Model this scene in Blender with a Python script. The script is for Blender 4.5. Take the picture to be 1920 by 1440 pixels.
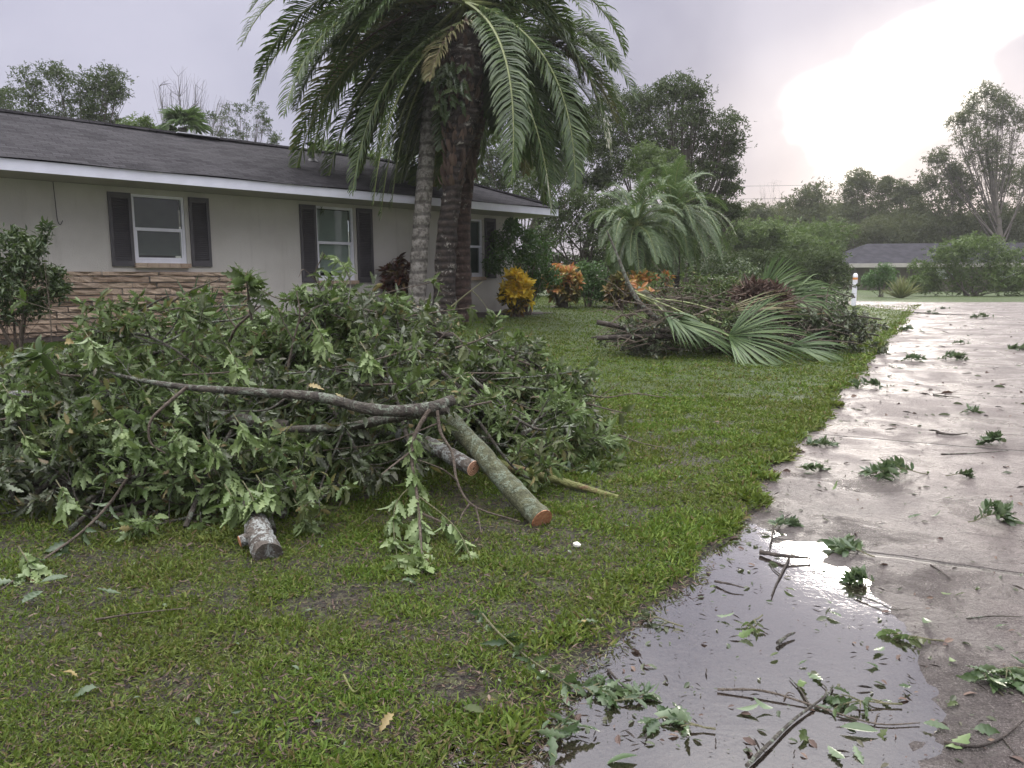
import bpy, math, numpy as np
from math import radians as R, sin, cos, pi
C = bpy.context.scene
for o in list(bpy.data.objects): bpy.data.objects.remove(o)
rng = np.random.default_rng(11)

# ------------------------------------------------------------ camera
H = 1.4; F = 1440.0; PIT = R(7.5); ROLL = R(-0.4)
cd = bpy.data.cameras.new('camera'); cam = bpy.data.objects.new('camera', cd)
C.collection.objects.link(cam); C.camera = cam
cd.sensor_width = 36; cd.lens = 36*F/1920; cd.clip_start = .05; cd.clip_end = 3000
cam.location = (0, 0, H)
from mathutils import Matrix, Vector
cam.rotation_euler = (Matrix.Rotation(R(90)-PIT, 3, 'X') @ Matrix.Rotation(ROLL, 3, 'Z')).to_euler()
C.render.resolution_x = 1024; C.render.resolution_y = 768

# ------------------------------------------------------------ sky, sun, exposure
C.view_settings.view_transform = 'Standard'; C.view_settings.look = 'None'
C.view_settings.exposure = 0.62; C.view_settings.gamma = 1.0
SUN_AZ, SUN_EL = R(25.5), R(13)
sd = bpy.data.lights.new('sun', 'SUN'); sun = bpy.data.objects.new('sun', sd); C.collection.objects.link(sun)
sd.energy = 0.8; sd.angle = R(14); sd.color = (1, .93, .84)
sun.rotation_euler = (pi/2-SUN_EL, 0, pi-SUN_AZ)
W = bpy.data.worlds.new('World'); C.world = W; W.use_nodes = True

class NT:
    """tiny node-graph helper"""
    def __init__(s, tree): s.t = tree; s.n = tree.nodes; s.l = tree.links
    def node(s, typ, **kw):
        n = s.n.new(typ)
        for k, v in kw.items():
            if k.startswith('i_'): s.put(n, k[2:].replace('_', ' '), v)
            else: setattr(n, k, v)
        return n
    def put(s, n, key, v):
        sock = n.inputs[int(key)] if str(key).isdigit() else n.inputs[key]
        if isinstance(v, bpy.types.NodeSocket): s.l.new(v, sock)
        else:
            if isinstance(v, (tuple, list)) and len(v) == 3 and sock.type == 'RGBA': v = (*v, 1)
            sock.default_value = v
    def m(s, op, a, b=0.0, c=None, clamp=False):
        n = s.n.new('ShaderNodeMath'); n.operation = op; n.use_clamp = clamp
        s.put(n, 0, a); s.put(n, 1, b)
        if c is not None: s.put(n, 2, c)
        return n.outputs[0]
    def ramp(s, x, a, b, lo=0.0, hi=1.0):
        n = s.n.new('ShaderNodeMapRange'); n.interpolation_type = 'SMOOTHSTEP'
        for k, v in zip(('Value', 'From Min', 'From Max', 'To Min', 'To Max'), (x, a, b, lo, hi)): s.put(n, k, v)
        return n.outputs[0]
    def mix(s, f, a, b, mode='MIX'):
        n = s.n.new('ShaderNodeMix'); n.data_type = 'RGBA'; n.blend_type = mode
        s.put(n, 0, f)
        for i, v in ((6, a), (7, b)): s.put(n, i, v)
        return n.outputs[2]
    def noise(s, vec, scale, detail=4, rough=.55, dist=0.0, dim='3D'):
        n = s.n.new('ShaderNodeTexNoise'); n.noise_dimensions = dim
        if vec is not None: s.l.new(vec, n.inputs['Vector'])
        n.inputs['Scale'].default_value = scale; n.inputs['Detail'].default_value = detail
        n.inputs['Roughness'].default_value = rough; n.inputs['Distortion'].default_value = dist
        return n.outputs['Fac']

w = NT(W.node_tree); W.node_tree.nodes.clear()
tc = w.node('ShaderNodeTexCoord').outputs['Generated']
sx = w.node('ShaderNodeSeparateXYZ'); w.l.new(tc, sx.inputs[0])
X, Y, Z = sx.outputs
az = w.m('ARCTAN2', X, Y); el = w.m('ARCSINE', Z)
sky = w.node('ShaderNodeTexSky', sky_type='NISHITA'); sky.sun_disc = False
sky.sun_elevation = SUN_EL; sky.sun_rotation = SUN_AZ
n1 = w.noise(tc, 2.2, 5, .5, .3); n2 = w.noise(tc, 6.0, 4, .5, .2)
# cloud deck: lavender grey, boosted above the view beyond a natural overcast to light the yard
cl = w.mix(w.ramp(n1, .38, .62), (.215, .215, .300), (.375, .366, .450)); cl = w.mix(w.m('MULTIPLY', w.ramp(az, .05, -.5), .6), cl, (.40, .392, .49))
cl = w.mix(w.m('MULTIPLY', w.ramp(az, .05, .45), w.ramp(el, .30, .0)), cl, (.42, .375, .42))
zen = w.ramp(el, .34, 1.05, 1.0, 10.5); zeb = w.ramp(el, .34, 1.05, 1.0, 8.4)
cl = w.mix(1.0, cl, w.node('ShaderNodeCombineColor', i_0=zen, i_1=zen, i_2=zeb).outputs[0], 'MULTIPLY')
# the gap in the clouds where the low sun burns through
wa = w.m('MULTIPLY', w.m('SUBTRACT', n2, .5), .30); wb = w.m('MULTIPLY', w.m('SUBTRACT', n2, .5), .22)
da = w.m('ADD', w.m('SUBTRACT', az, .425), wa); de = w.m('ADD', w.m('SUBTRACT', el, .192), wb)
u = w.m('DIVIDE', da, .122); v = w.m('DIVIDE', w.m('SUBTRACT', de, w.m('MULTIPLY', da, .18)), .060)
rr = w.m('SQRT', w.m('ADD', w.m('MULTIPLY', u, u), w.m('MULTIPLY', v, v)))
u2 = w.m('DIVIDE', w.m('SUBTRACT', da, .10), .105); v2 = w.m('DIVIDE', w.m('SUBTRACT', w.m('SUBTRACT', de, .062), w.m('MULTIPLY', w.m('SUBTRACT', da, .10), .45)), .026)
r2_ = w.m('SQRT', w.m('ADD', w.m('MULTIPLY', u2, u2), w.m('MULTIPLY', v2, v2)))
core = w.m('MAXIMUM', w.ramp(rr, 1.2, .74), w.ramp(r2_, 1.1, .5)); glow = w.ramp(rr, 2.3, .8)
cl = w.mix(w.m('MULTIPLY', glow, .24), cl, (.98, .90, .88))
cl = w.mix(core, cl, (1.25, 1.17, 1.08))
nis = w.node('ShaderNodeVectorMath', operation='SCALE'); w.l.new(sky.outputs[0], nis.inputs[0]); nis.inputs['Scale'].default_value = .08
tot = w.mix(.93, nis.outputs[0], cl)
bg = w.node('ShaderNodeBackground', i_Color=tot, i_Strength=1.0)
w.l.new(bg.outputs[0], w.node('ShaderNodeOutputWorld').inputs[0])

# ------------------------------------------------------------ geometry helpers
def sstep(a, b, t):
    t = np.clip((np.asarray(t, float)-a)/(b-a), 0, 1); return t*t*(3-2*t)
def vnoise(x, y, sc, seed):
    r = np.random.default_rng(seed); out = 0
    for k in range(7):
        a = r.uniform(0, 2*pi); f = sc*r.uniform(.6, 1.9)
        out = out+np.sin((x*cos(a)+y*sin(a))*f+r.uniform(0, 6.28)+1.3*np.sin((y*cos(a)-x*sin(a))*f*.6+r.uniform(0, 6)))
    return out/4.0
EA = R(29.7); E_ = np.array([sin(EA), cos(EA)]); NL = np.array([-cos(EA), sin(EA)]); EP = np.array([1.71, 5.02])
def dleft(x, y): return (x-EP[0])*NL[0]+(y-EP[1])*NL[1]        # metres left of the driveway edge
def edge_n(s): return .045*np.sin(s*1.7+.5)+.025*np.sin(s*4.3)+.025*np.sin(s*9.1+2)
def dedge(x, y): return dleft(x, y)+edge_n(x*E_[0]+y*E_[1])
def gz(x, y): return .4*sstep(3, 30, y)+.40*sstep(2.5, 11, dleft(x, y))
def lawnz(x, y): return gz(x, y)+.022+.012*vnoise(x, y, 2.2, 5)*sstep(.0, .5, dedge(x, y))
def drivez(x, y):
    d = -dedge(x, y)
    dep = np.exp(-(((x-1.08)/.64)**2+((y-2.95)/1.15)**2))
    return gz(x, y)+.024*sstep(.2, 2.4, d)+.0042*vnoise(x, y, 2.6, 9)+.0026*vnoise(x, y, 8.0, 19)+.0016*vnoise(x, y, 21.0, 29)+.0008*vnoise(x, y, 47.0, 39)-.023*dep-.012*np.exp(-((x-.55)**2+(y-2.1)**2)/.35)+.006
def ray(px, py):
    x = (px-960)/F; y = (720-py)/F; c, s = cos(ROLL), sin(ROLL); x, y = x*c-y*s, x*s+y*c
    return np.array([x, cos(PIT)+y*sin(PIT), -sin(PIT)+y*cos(PIT)])
O_ = np.array([0, 0, H])
def at(px, py, Yd):
    d = ray(px, py); return O_+d*(Yd/d[1])
def G(px, py, off=0.0):
    d = ray(px, py); s = np.linspace(1, 90, 9000); p = O_+d*s[:, None]
    i = int(np.argmax(p[:, 2] < gz(p[:, 0], p[:, 1])+.012)); q = p[i].copy(); q[2] = float(gz(q[0], q[1]))+off; return q
def base(x, y, off=0): return np.array([x, y, float(lawnz(x, y))+off])

class MB:
    def __init__(s): s.v = []; s.f = []; s.m = []; s.n = 0
    def add(s, v, f, mi=0):
        v = np.asarray(v, float).reshape(-1, 3); f = np.asarray(f, int)
        s.v.append(v); s.f.append(f+s.n); s.m.append(np.full(len(f), mi)); s.n += len(v); return s
    def box(s, lo, hi, mi=0):
        x0, y0, z0 = lo; x1, y1, z1 = hi
        v = [(x0,y0,z0),(x1,y0,z0),(x1,y1,z0),(x0,y1,z0),(x0,y0,z1),(x1,y0,z1),(x1,y1,z1),(x0,y1,z1)]
        return s.add(v, [(0,3,2,1),(4,5,6,7),(0,1,5,4),(1,2,6,5),(2,3,7,6),(3,0,4,7)], mi)
    def tube(s, P, rad, n=7, cap=True, mi=0, capmi=None, lump=0.0):
        P = np.asarray(P, float); k = len(P); rad = np.broadcast_to(rad, (k,)).astype(float)
        T = np.gradient(P, axis=0); T /= np.linalg.norm(T, axis=1)[:, None]+1e-9
        a = np.array([0, 0, 1.]) if abs(T[0][2]) < .9 else np.array([1., 0, 0])
        U = np.empty_like(P); U[0] = np.cross(T[0], a)
        for i in range(k):
            q = U[i-1] if i else U[0]; q = q-T[i]*(q@T[i]); U[i] = q/(np.linalg.norm(q)+1e-9)
        V = np.cross(T, U); th = np.arange(n)/n*2*pi
        rr = rad[:, None]*(1+lump*rng.normal(size=(k, n))) if lump else np.repeat(rad[:, None], n, 1)
        v = P[:, None]+rr[..., None]*(np.cos(th)[None, :, None]*U[:, None]+np.sin(th)[None, :, None]*V[:, None])
        i = np.arange(k-1)[:, None]*n; j = np.arange(n)[None]; j2 = (j+1) % n
        f = np.stack([i+j, i+j2, i+n+j2, i+n+j], -1).reshape(-1, 4)
        s.add(v, f, mi)
        if cap:
            for (row, tt) in ((0, P[0]), (k-1, P[-1])):
                ring = v[row]; vv = np.vstack([ring, tt[None]]); ff = [(q, (q+1) % n, n) if row else ((q+1) % n, q, n) for q in range(n)]
                s.add(vv, ff, mi if capmi is None else capmi)
        return s
    def build(s, name, mats, parent=None, loc=None, smooth=False):
        if s.n == 0: s.add(np.zeros((3, 3)), [(0, 1, 2)])
        V = np.vstack(s.v); me = bpy.data.meshes.new(name)
        off = np.zeros(3)
        if parent is not None: off = np.array(parent['_o']) if '_o' in parent.keys() else np.zeros(3)
        elif loc is not None: off = np.asarray(loc, float)
        V = V-off
        sizes = np.concatenate([np.full(len(f), f.shape[1]) for f in s.f]); loops = np.concatenate([f.ravel() for f in s.f])
        me.vertices.add(len(V)); me.vertices.foreach_set('co', V.ravel().astype(np.float32))
        me.loops.add(len(loops)); me.loops.foreach_set('vertex_index', loops.astype(np.int32))
        me.polygons.add(len(sizes)); me.polygons.foreach_set('loop_start', np.concatenate([[0], np.cumsum(sizes)[:-1]]).astype(np.int32))
        me.polygons.foreach_set('material_index', np.concatenate(s.m).astype(np.int32))
        me.polygons.foreach_set('use_smooth', np.full(len(sizes), smooth))
        me.update(calc_edges=True)
        for m in (mats if isinstance(mats, (list, tuple)) else [mats]): me.materials.append(m)
        o = bpy.data.objects.new(name, me); C.collection.objects.link(o)
        if parent is not None: o.parent = parent; o['_o'] = [float(q) for q in off]
        elif loc is not None: o.location = off
        if parent is not None and '_l' not in parent.keys() and parent.type == 'MESH': pass
        return o
def tag(o, label=None, cat=None, group=None, kind=None):
    for k, v in (('label', label), ('category', cat), ('group', group), ('kind', kind)):
        if v: o[k] = v
    return o
def thing(name, loc, label, cat, group=None):
    o = bpy.data.objects.new(name, None); C.collection.objects.link(o); o.location = [float(q) for q in loc]
    o.empty_display_size = .2; o['_o'] = [float(q) for q in loc]; return tag(o, label, cat, group)
def unit(v): v = np.asarray(v, float); return v/(np.linalg.norm(v, axis=-1, keepdims=True)+1e-9)
def spl(P, n):
    P = np.asarray(P, float)
    if len(P) == 2: return P[0]+(P[1]-P[0])*np.linspace(0, 1, n)[:, None]
    Q = np.vstack([2*P[0]-P[1], P, 2*P[-1]-P[-2]]); out = []
    for t in np.linspace(0, len(P)-1-1e-6, n):
        i = int(t); u = t-i; a, b, c, d = Q[i:i+4]
        out.append(.5*((2*b)+(c-a)*u+(2*a-5*b+4*c-d)*u*u+(3*b-a-3*c+d)*u**3))
    return np.array(out)
def place(mb, tmpl, P, D, N, S, mi=0, Wd=None):
    """copies of a template (x along D, z along N) at points P, sizes S"""
    tv, tf = tmpl; P = np.asarray(P, float); D = unit(D); N = np.asarray(N, float)
    N = unit(N-D*(N*D).sum(1, keepdims=True)); B = np.cross(N, D); S = np.broadcast_to(S, (len(P),))
    Wd = S if Wd is None else Wd
    v = P[:, None]+S[:, None, None]*(tv[None, :, 0:1]*D[:, None]+tv[None, :, 2:3]*N[:, None])+(Wd[:, None, None])*tv[None, :, 1:2]*B[:, None]
    k = len(tv); f = (tf[None]+(np.arange(len(P))*k)[:, None, None]).reshape(-1, tf.shape[1])
    mb.add(v.reshape(-1, 3), f, mi)
def leaf_t(n=9, wmax=.17, lobe=0.0, fold=.12, curl=.25, petiole=.08, twist=0.0, tip=1.0, seed=0):
    r = np.random.default_rng(seed); t = np.linspace(0, 1, n); v = []
    for i, u in enumerate(t):
        uu = max(0, (u-petiole)/(1-petiole)); wd = wmax*np.sin(pi*min(1, uu**.8*tip))**.75 if uu > 0 else .01
        L = R_ = 1.0
        if lobe and 0 < i < n-1: L = 1+lobe*(-1)**i*r.uniform(.6, 1.2); R_ = 1+lobe*(-1)**(i+seed % 2)*r.uniform(.6, 1.2)
        z = -curl*u*u; x = u-abs(curl)*.25*u*u; a = twist*u
        wav = r.uniform(-.3, .3)*wd if lobe else 0
        v += [(x, wd*L*cos(a), z+fold*wd*3+wd*sin(a)+wav), (x, 0, z), (x, -wd*R_*cos(a), z+fold*wd*3-wd*sin(a)-wav)]
    f = []
    for i in range(n-1):
        a = i*3; f += [(a, a+1, a+4, a+3), (a+1, a+2, a+5, a+4)]
    return np.array(v), np.array(f)
LOB = [leaf_t(12, .115+.02*(q % 3), .40, .16, c, .1, tw, seed=q) for q, (c, tw) in enumerate([(.2, .3), (.5, -.7), (.05, .6), (.8, .2), (-.2, -.4), (.28, 1.3)])]
PLN = [leaf_t(6, .17, 0, .12, c, .08, tw, seed=q) for q, (c, tw) in enumerate([(.2, .1), (.4, -.4), (.05, .3)])]
SML = [leaf_t(4, .2, 0, .15, c, .05, tw, seed=q) for q, (c, tw) in enumerate([(.25, .2), (-.1, -.4)])]
CRO = [leaf_t(7, .19, 0, .14, c, .06, tw, seed=q) for q, (c, tw) in enumerate([(.12, .1), (.3, -.2)])]
QUAD = (np.array([(0, 0, 0), (.45, .26, .07), (1, 0, -.08), (.5, -.26, .05)]), np.array([(0, 3, 2, 1)]))
SPR = (np.array([(0,0,0),(.5,.16,.05),(.8,0,-.02),(.4,-.12,.03), (0,0,0),(.25,.42,-.04),(.15,.75,-.12),(-.02,.35,.02), (0,0,0),(.35,-.32,.06),(.4,-.7,-.05),(.05,-.4,.02)]),
       np.array([(0,3,2,1),(4,7,6,5),(8,11,10,9)]))
def scat(mb, tmps, P, D, N, S, mi=0):
    idx = rng.integers(0, len(tmps), len(P)); S = np.broadcast_to(S, (len(P),))
    for k, t in enumerate(tmps):
        q = idx == k
        if q.any(): place(mb, t, P[q], D[q], N[q], S[q], mi)
def rdir(n, up=0.0): d = rng.normal(size=(n, 3)); d[:, 2] += up; return unit(d)

# ------------------------------------------------------------ materials
def mat(name):
    m = bpy.data.materials.new(name); m.use_nodes = True; m.node_tree.nodes.clear(); g = NT(m.node_tree)
    out = g.node('ShaderNodeOutputMaterial'); return m, g, out
def isl(g): return g.node('ShaderNodeNewGeometry').outputs['Random Per Island']
def bump(g, h, dist=.01, st=.5):
    n = g.node('ShaderNodeBump'); n.inputs['Strength'].default_value = st; n.inputs['Distance'].default_value = dist; g.l.new(h, n.inputs['Height']); return n.outputs[0]
def ramp3(g, f, cols):
    n = g.node('ShaderNodeValToRGB'); g.l.new(f, n.inputs[0]); e = n.color_ramp.elements
    while len(e) < len(cols): e.new(.5)
    for i, c in enumerate(cols): e[i].position = c[0]; e[i].color = (*c[1], 1)
    return n.outputs[0]
def leafm(name, cols, under=None, rough=.42, trans=.25, tcol=None, spec=.5):
    m, g, out = mat(name); geo = g.node('ShaderNodeNewGeometry')
    col = ramp3(g, geo.outputs['Random Per Island'], cols)
    ob = g.node('ShaderNodeTexCoord').outputs['Object']
    col = g.mix(g.ramp(g.noise(ob, .9, 3), .3, .7, 0, .35), col, cols[-1][1])
    if under: col = g.mix(geo.outputs['Backfacing'], col, under)
    b = g.node('ShaderNodeBsdfPrincipled', i_Base_Color=col, i_Roughness=rough); b.inputs['Specular IOR Level'].default_value = spec
    t = g.node('ShaderNodeBsdfTranslucent'); g.put(t, 'Color', g.mix(.5, col, tcol or (.12, .2, .03)))
    mx = g.node('ShaderNodeMixShader'); mx.inputs[0].default_value = trans
    g.l.new(b.outputs[0], mx.inputs[1]); g.l.new(t.outputs[0], mx.inputs[2]); g.l.new(mx.outputs[0], out.inputs[0]); return m
def barkm(name, a, b, lichen=None, amt=.5, sc=14, rough=.75, rings=0):
    m, g, out = mat(name); ob = g.node('ShaderNodeTexCoord').outputs['Object']
    n = g.noise(ob, sc, 6, .65); col = g.mix(g.ramp(n, .35, .65), a, b); h = n
    if lichen:
        k = g.m('MULTIPLY', g.ramp(g.noise(ob, sc*.5, 6, .7, 1.0), .60-amt*.16, .66-amt*.12), g.ramp(g.noise(ob, sc*3.2, 5, .7), .40, .52)); col = g.mix(k, col, g.mix(g.noise(ob, sc*4), lichen, tuple(q*.6 for q in lichen)))
    if rings:
        z = g.node('ShaderNodeSeparateXYZ'); g.l.new(ob, z.inputs[0])
        wv = g.m('SINE', g.m('MULTIPLY', g.m('ADD', z.outputs[2], g.m('MULTIPLY', g.noise(ob, 3), .12)), rings)); h = g.m('ADD', n, g.m('MULTIPLY', wv, .35))
        col = g.mix(g.ramp(wv, -.2, -.95, 0, .6), col, tuple(q*.4 for q in a))
    bs = g.node('ShaderNodeBsdfPrincipled', i_Base_Color=col, i_Roughness=rough, i_Normal=bump(g, g.m('ADD', h, g.noise(ob, sc*3.2, 5, .7)), .03, 1.0)); g.l.new(bs.outputs[0], out.inputs[0]); return m
def plain(name, c, rough=.6, nz=.1, sc=8, bmp=0.0, c2=None, spec=.5):
    m, g, out = mat(name); ob = g.node('ShaderNodeTexCoord').outputs['Object']; n = g.noise(ob, sc, 5)
    col = g.mix(g.ramp(n, .3, .7), tuple(q*(1-nz) for q in c), c2 or tuple(min(1, q*(1+nz)) for q in c))
    kw = dict(i_Base_Color=col, i_Roughness=rough)
    if bmp: kw['i_Normal'] = bump(g, g.noise(ob, sc*9, 5), bmp, .6)
    b = g.node('ShaderNodeBsdfPrincipled', **kw); b.inputs['Specular IOR Level'].default_value = spec; g.l.new(b.outputs[0], out.inputs[0]); return m
M = {}
M['leaf'] = leafm('cut_leaf', [(0, (.016, .032, .010)), (.5, (.036, .062, .019)), (.9, (.080, .112, .040)), (1, (.14, .13, .05))], under=(.130, .185, .075), rough=.48, trans=.25, spec=.28)
M['pale'] = leafm('pale_leaf', [(0, (.11, .17, .055)), (.5, (.17, .235, .090)), (1, (.23, .29, .13))], under=(.20, .26, .13), rough=.42, trans=.25, spec=.35)
M['wilt'] = leafm('browned_leaf', [(0, (.06, .04, .02)), (.5, (.14, .10, .04)), (1, (.22, .19, .08))], rough=.6, trans=.15)
M['mid'] = leafm('light_cut_leaf', [(0, (.045, .080, .022)), (.5, (.090, .140, .042)), (1, (.15, .20, .08))], under=(.18, .24, .11), rough=.45, trans=.25, spec=.3)
M['leafdark'] = leafm('wilted_leaf', [(0, (.030, .048, .022)), (.6, (.055, .075, .035)), (1, (.07, .062, .035))], under=(.11, .135, .08), rough=.42, trans=.15)
M['leafyel'] = leafm('yellowed_leaf', [(0, (.27, .28, .12)), (.5, (.28, .23, .09)), (1, (.20, .12, .05))], rough=.45)
M['sprig'] = leafm('sprig_leaf', [(0, (.028, .055, .024)), (.6, (.050, .085, .036)), (1, (.085, .12, .05))], under=(.13, .175, .10), rough=.3, trans=.2)
M['tree'] = leafm('oak_leaf', [(0, (.020, .034, .012)), (.5, (.038, .060, .018)), (1, (.070, .10, .03))], rough=.6, spec=.25, trans=.22, tcol=(.10, .16, .03))
M['treelt'] = leafm('light_tree_leaf', [(0, (.04, .07, .02)), (.5, (.075, .12, .03)), (1, (.12, .17, .045))], rough=.5, trans=.35)
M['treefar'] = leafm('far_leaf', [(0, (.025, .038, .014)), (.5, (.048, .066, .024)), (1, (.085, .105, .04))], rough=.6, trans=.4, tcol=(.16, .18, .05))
M['bush'] = leafm('bush_leaf', [(0, (.030, .075, .020)), (.5, (.055, .125, .030)), (1, (.09, .18, .045))], rough=.38, trans=.3)
M['bushdk'] = leafm('glossy_shrub_leaf', [(0, (.025, .05, .018)), (.6, (.05, .08, .028)), (1, (.10, .13, .05))], rough=.36, trans=.2)
M['palm'] = leafm('palm_leaflet', [(0, (.022, .046, .016)), (.6, (.042, .078, .022)), (1, (.080, .125, .028))], rough=.42, trans=.3, tcol=(.15, .23, .03))
M['palmlt'] = leafm('small_palm_leaflet', [(0, (.040, .075, .028)), (.6, (.075, .125, .045)), (1, (.12, .18, .07))], rough=.4, trans=.3)
M['fan'] = leafm('fan_leaf', [(0, (.038, .075, .028)), (.6, (.080, .135, .052)), (1, (.16, .22, .095))], rough=.36, trans=.25)
M['petiole'] = plain('petiole', (.17, .20, .07), .45, .25, 20)
M['brown'] = leafm('dead_fibre', [(0, (.045, .028, .024)), (.6, (.09, .055, .045)), (1, (.16, .11, .08))], rough=.7, trans=.1, tcol=(.1, .05, .03))
M['deadfan'] = leafm('dry_fan_leaf', [(0, (.15, .12, .06)), (.5, (.21, .17, .08)), (1, (.13, .14, .06))], rough=.5, trans=.2)
M['cyel'] = leafm('yellow_croton_leaf', [(0, (.80, .56, .04)), (.6, (.88, .66, .06)), (1, (.60, .50, .08))], rough=.35, trans=.42, tcol=(.6, .4, .03))
M['cora'] = leafm('orange_croton_leaf', [(0, (.40, .12, .06)), (.35, (.48, .21, .08)), (.7, (.36, .29, .06)), (1, (.14, .18, .04))], rough=.35, trans=.42, tcol=(.5, .2, .05))
M['cred'] = leafm('dark_croton_leaf', [(0, (.040, .022, .022)), (.5, (.07, .04, .03)), (.9, (.10, .10, .03)), (1, (.24, .08, .05))], rough=.3, trans=.1, tcol=(.2, .05, .03))
M['cgrn'] = leafm('olive_croton_leaf', [(0, (.05, .06, .02)), (.5, (.14, .15, .03)), (1, (.22, .11, .04))], rough=.35, trans=.15)
M['iris'] = leafm('strap_leaf', [(0, (.025, .06, .018)), (1, (.05, .11, .03))], rough=.4, trans=.2)
M['dry'] = leafm('tan_grass', [(0, (.12, .15, .06)), (1, (.26, .25, .12))], rough=.6, trans=.3)
M['grass'] = leafm('grass_blade', [(0, (.042, .088, .011)), (.45, (.088, .152, .020)), (.86, (.150, .205, .036)), (.93, (.17, .15, .06)), (1, (.09, .055, .03))], rough=.6, spec=.22, trans=.3, tcol=(.14, .20, .02))
M['bark'] = barkm('branch_bark', (.040, .032, .025), (.10, .085, .067), (.27, .31, .24), .70, 24)
M['barkgrn'] = barkm('mossy_bark', (.06, .065, .030), (.13, .135, .07), (.24, .29, .21), .75, 24)
M['barkwht'] = barkm('lichen_white_bark', (.07, .055, .045), (.13, .11, .09), (.46, .49, .47), .95, 17)
M['barkdk'] = barkm('dark_bark', (.030, .022, .018), (.075, .058, .046), (.16, .15, .12), .15, 18)
M['bamboo'] = barkm('green_stem', (.13, .14, .04), (.22, .23, .08), (.20, .12, .06), .3, 12)
M['twig'] = barkm('twig_bark', (.10, .075, .055), (.20, .16, .125), None, 0, 40)
M['twiggrn'] = barkm('green_twig', (.14, .15, .07), (.24, .22, .12), None, 0, 40)
M['trunk'] = barkm('tree_trunk', (.045, .038, .030), (.10, .085, .068), (.16, .16, .13), .3, 6)
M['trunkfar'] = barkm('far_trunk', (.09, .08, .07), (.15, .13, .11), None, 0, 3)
M['pgrey'] = barkm('grey_palm_bark', (.15, .135, .12), (.46, .43, .385), (.60, .57, .52), .45, 13, .85, 26)
M['pdark'] = barkm('dark_palm_bark', (.018, .013, .011), (.055, .040, .032), (.40, .38, .33), .30, 9, .85, 44)
M['pred'] = barkm('red_palm_bark', (.045, .027, .022), (.10, .062, .050), (.25, .22, .18), .25, 9, .85, 36)
def cutm(name, c1, c2):
    m, g, out = mat(name); geo = g.node('ShaderNodeNewGeometry'); ob = g.node('ShaderNodeTexCoord').outputs['Object']
    b = g.node('ShaderNodeBsdfPrincipled', i_Base_Color=g.mix(g.ramp(g.noise(ob, 60, 4), .35, .65), c1, c2), i_Roughness=.5); g.l.new(b.outputs[0], out.inputs[0]); return m
M['cutpink'] = cutm('cut_face_pink', (.62, .34, .22), (.72, .48, .34)); M['cutor'] = cutm('cut_face_orange', (.30, .125, .06), (.42, .20, .10))
M['cutdk'] = cutm('cut_ring', (.26, .12, .07), (.40, .22, .13)); M['pith'] = cutm('pith', (.12, .06, .04), (.25, .14, .09))
# concrete
m, g, out = mat('wet_concrete'); M['conc'] = m
geo = g.node('ShaderNodeNewGeometry').outputs['Position']
na = g.noise(geo, .55, 5, .6, .4); nb = g.noise(geo, 38, 4, .7); nc = g.noise(geo, 5, 5, .65, .5)
col = g.mix(g.ramp(na, .35, .65), (.128, .104, .098), (.190, .160, .150)); col = g.mix(g.ramp(nb, .50, .70, 0, .65), col, (.070, .058, .052))
col = g.mix(g.ramp(nc, .56, .72, 0, .4), col, (.11, .095, .088))
sp = g.node('ShaderNodeSeparateXYZ'); g.l.new(geo, sp.inputs[0])
s_ = g.m('ADD', g.m('MULTIPLY', sp.outputs[0], float(E_[0])), g.m('MULTIPLY', sp.outputs[1], float(E_[1])))
s_ = g.m('ADD', s_, g.m('MULTIPLY', g.m('SUBTRACT', g.noise(geo, 2.5, 3), .5), .035))
fr = g.m('ABSOLUTE', g.m('SUBTRACT', g.m('MODULO', g.m('ADD', s_, 91.55-4.27-.0), 3.05), 1.525))
wr = g.m('SUBTRACT', 1.525, fr)           # distance to the nearest joint
jt = g.ramp(wr, .034, .012)
col = g.mix(g.m('MULTIPLY', jt, .85), col, (.022, .018, .016))
hb = g.m('ADD', g.m('MULTIPLY', g.noise(geo, 75, 5, .75), .7), g.m('MULTIPLY', g.noise(geo, 17, 6, .7, .8), 1.6)); hb = g.m('SUBTRACT', hb, g.m('MULTIPLY', jt, 1.5)); nsp = g.noise(geo, 130, 2, .6)
col = g.mix(g.ramp(nsp, .56, .64, 0, .7), col, (.30, .27, .25)); col = g.mix(g.ramp(nsp, .44, .37, 0, .7), col, (.045, .038, .034))
vr = g.node('ShaderNodeTexVoronoi', feature='DISTANCE_TO_EDGE'); g.l.new(g.node('ShaderNodeVectorMath', operation='ADD').outputs[0], vr.inputs['Vector']); vv_ = vr.inputs['Vector'].links[0].from_node
g.l.new(geo, vv_.inputs[0]); nv_ = g.node('ShaderNodeTexNoise'); g.l.new(geo, nv_.inputs['Vector']); nv_.inputs['Scale'].default_value = 2.2; nv_.inputs['Detail'].default_value = 6; g.l.new(nv_.outputs['Color'], vv_.inputs[1]); vr.inputs['Scale'].default_value = .33
crk = g.ramp(vr.outputs['Distance'], .0035, .0012); col = g.mix(g.m('MULTIPLY', crk, .6), col, (.03, .025, .022))
wet = g.ramp(g.m('ADD', sp.outputs[2], g.m('MULTIPLY', g.m('SUBTRACT', nc, .5), .02)), .026, .003); col = g.mix(g.m('MULTIPLY', wet, .5), col, (.058, .053, .055))
rgh = g.ramp(g.noise(geo, 1.6, 5, .6, .6), .36, .62, .24, .62)
b = g.node('ShaderNodeBsdfPrincipled', i_Base_Color=col, i_Roughness=g.m('SUBTRACT', rgh, g.m('MULTIPLY', wet, .20)), i_Normal=bump(g, hb, .022, 1.0)); b.inputs['Specular IOR Level'].default_value = .30
g.l.new(b.outputs[0], out.inputs[0])
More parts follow.
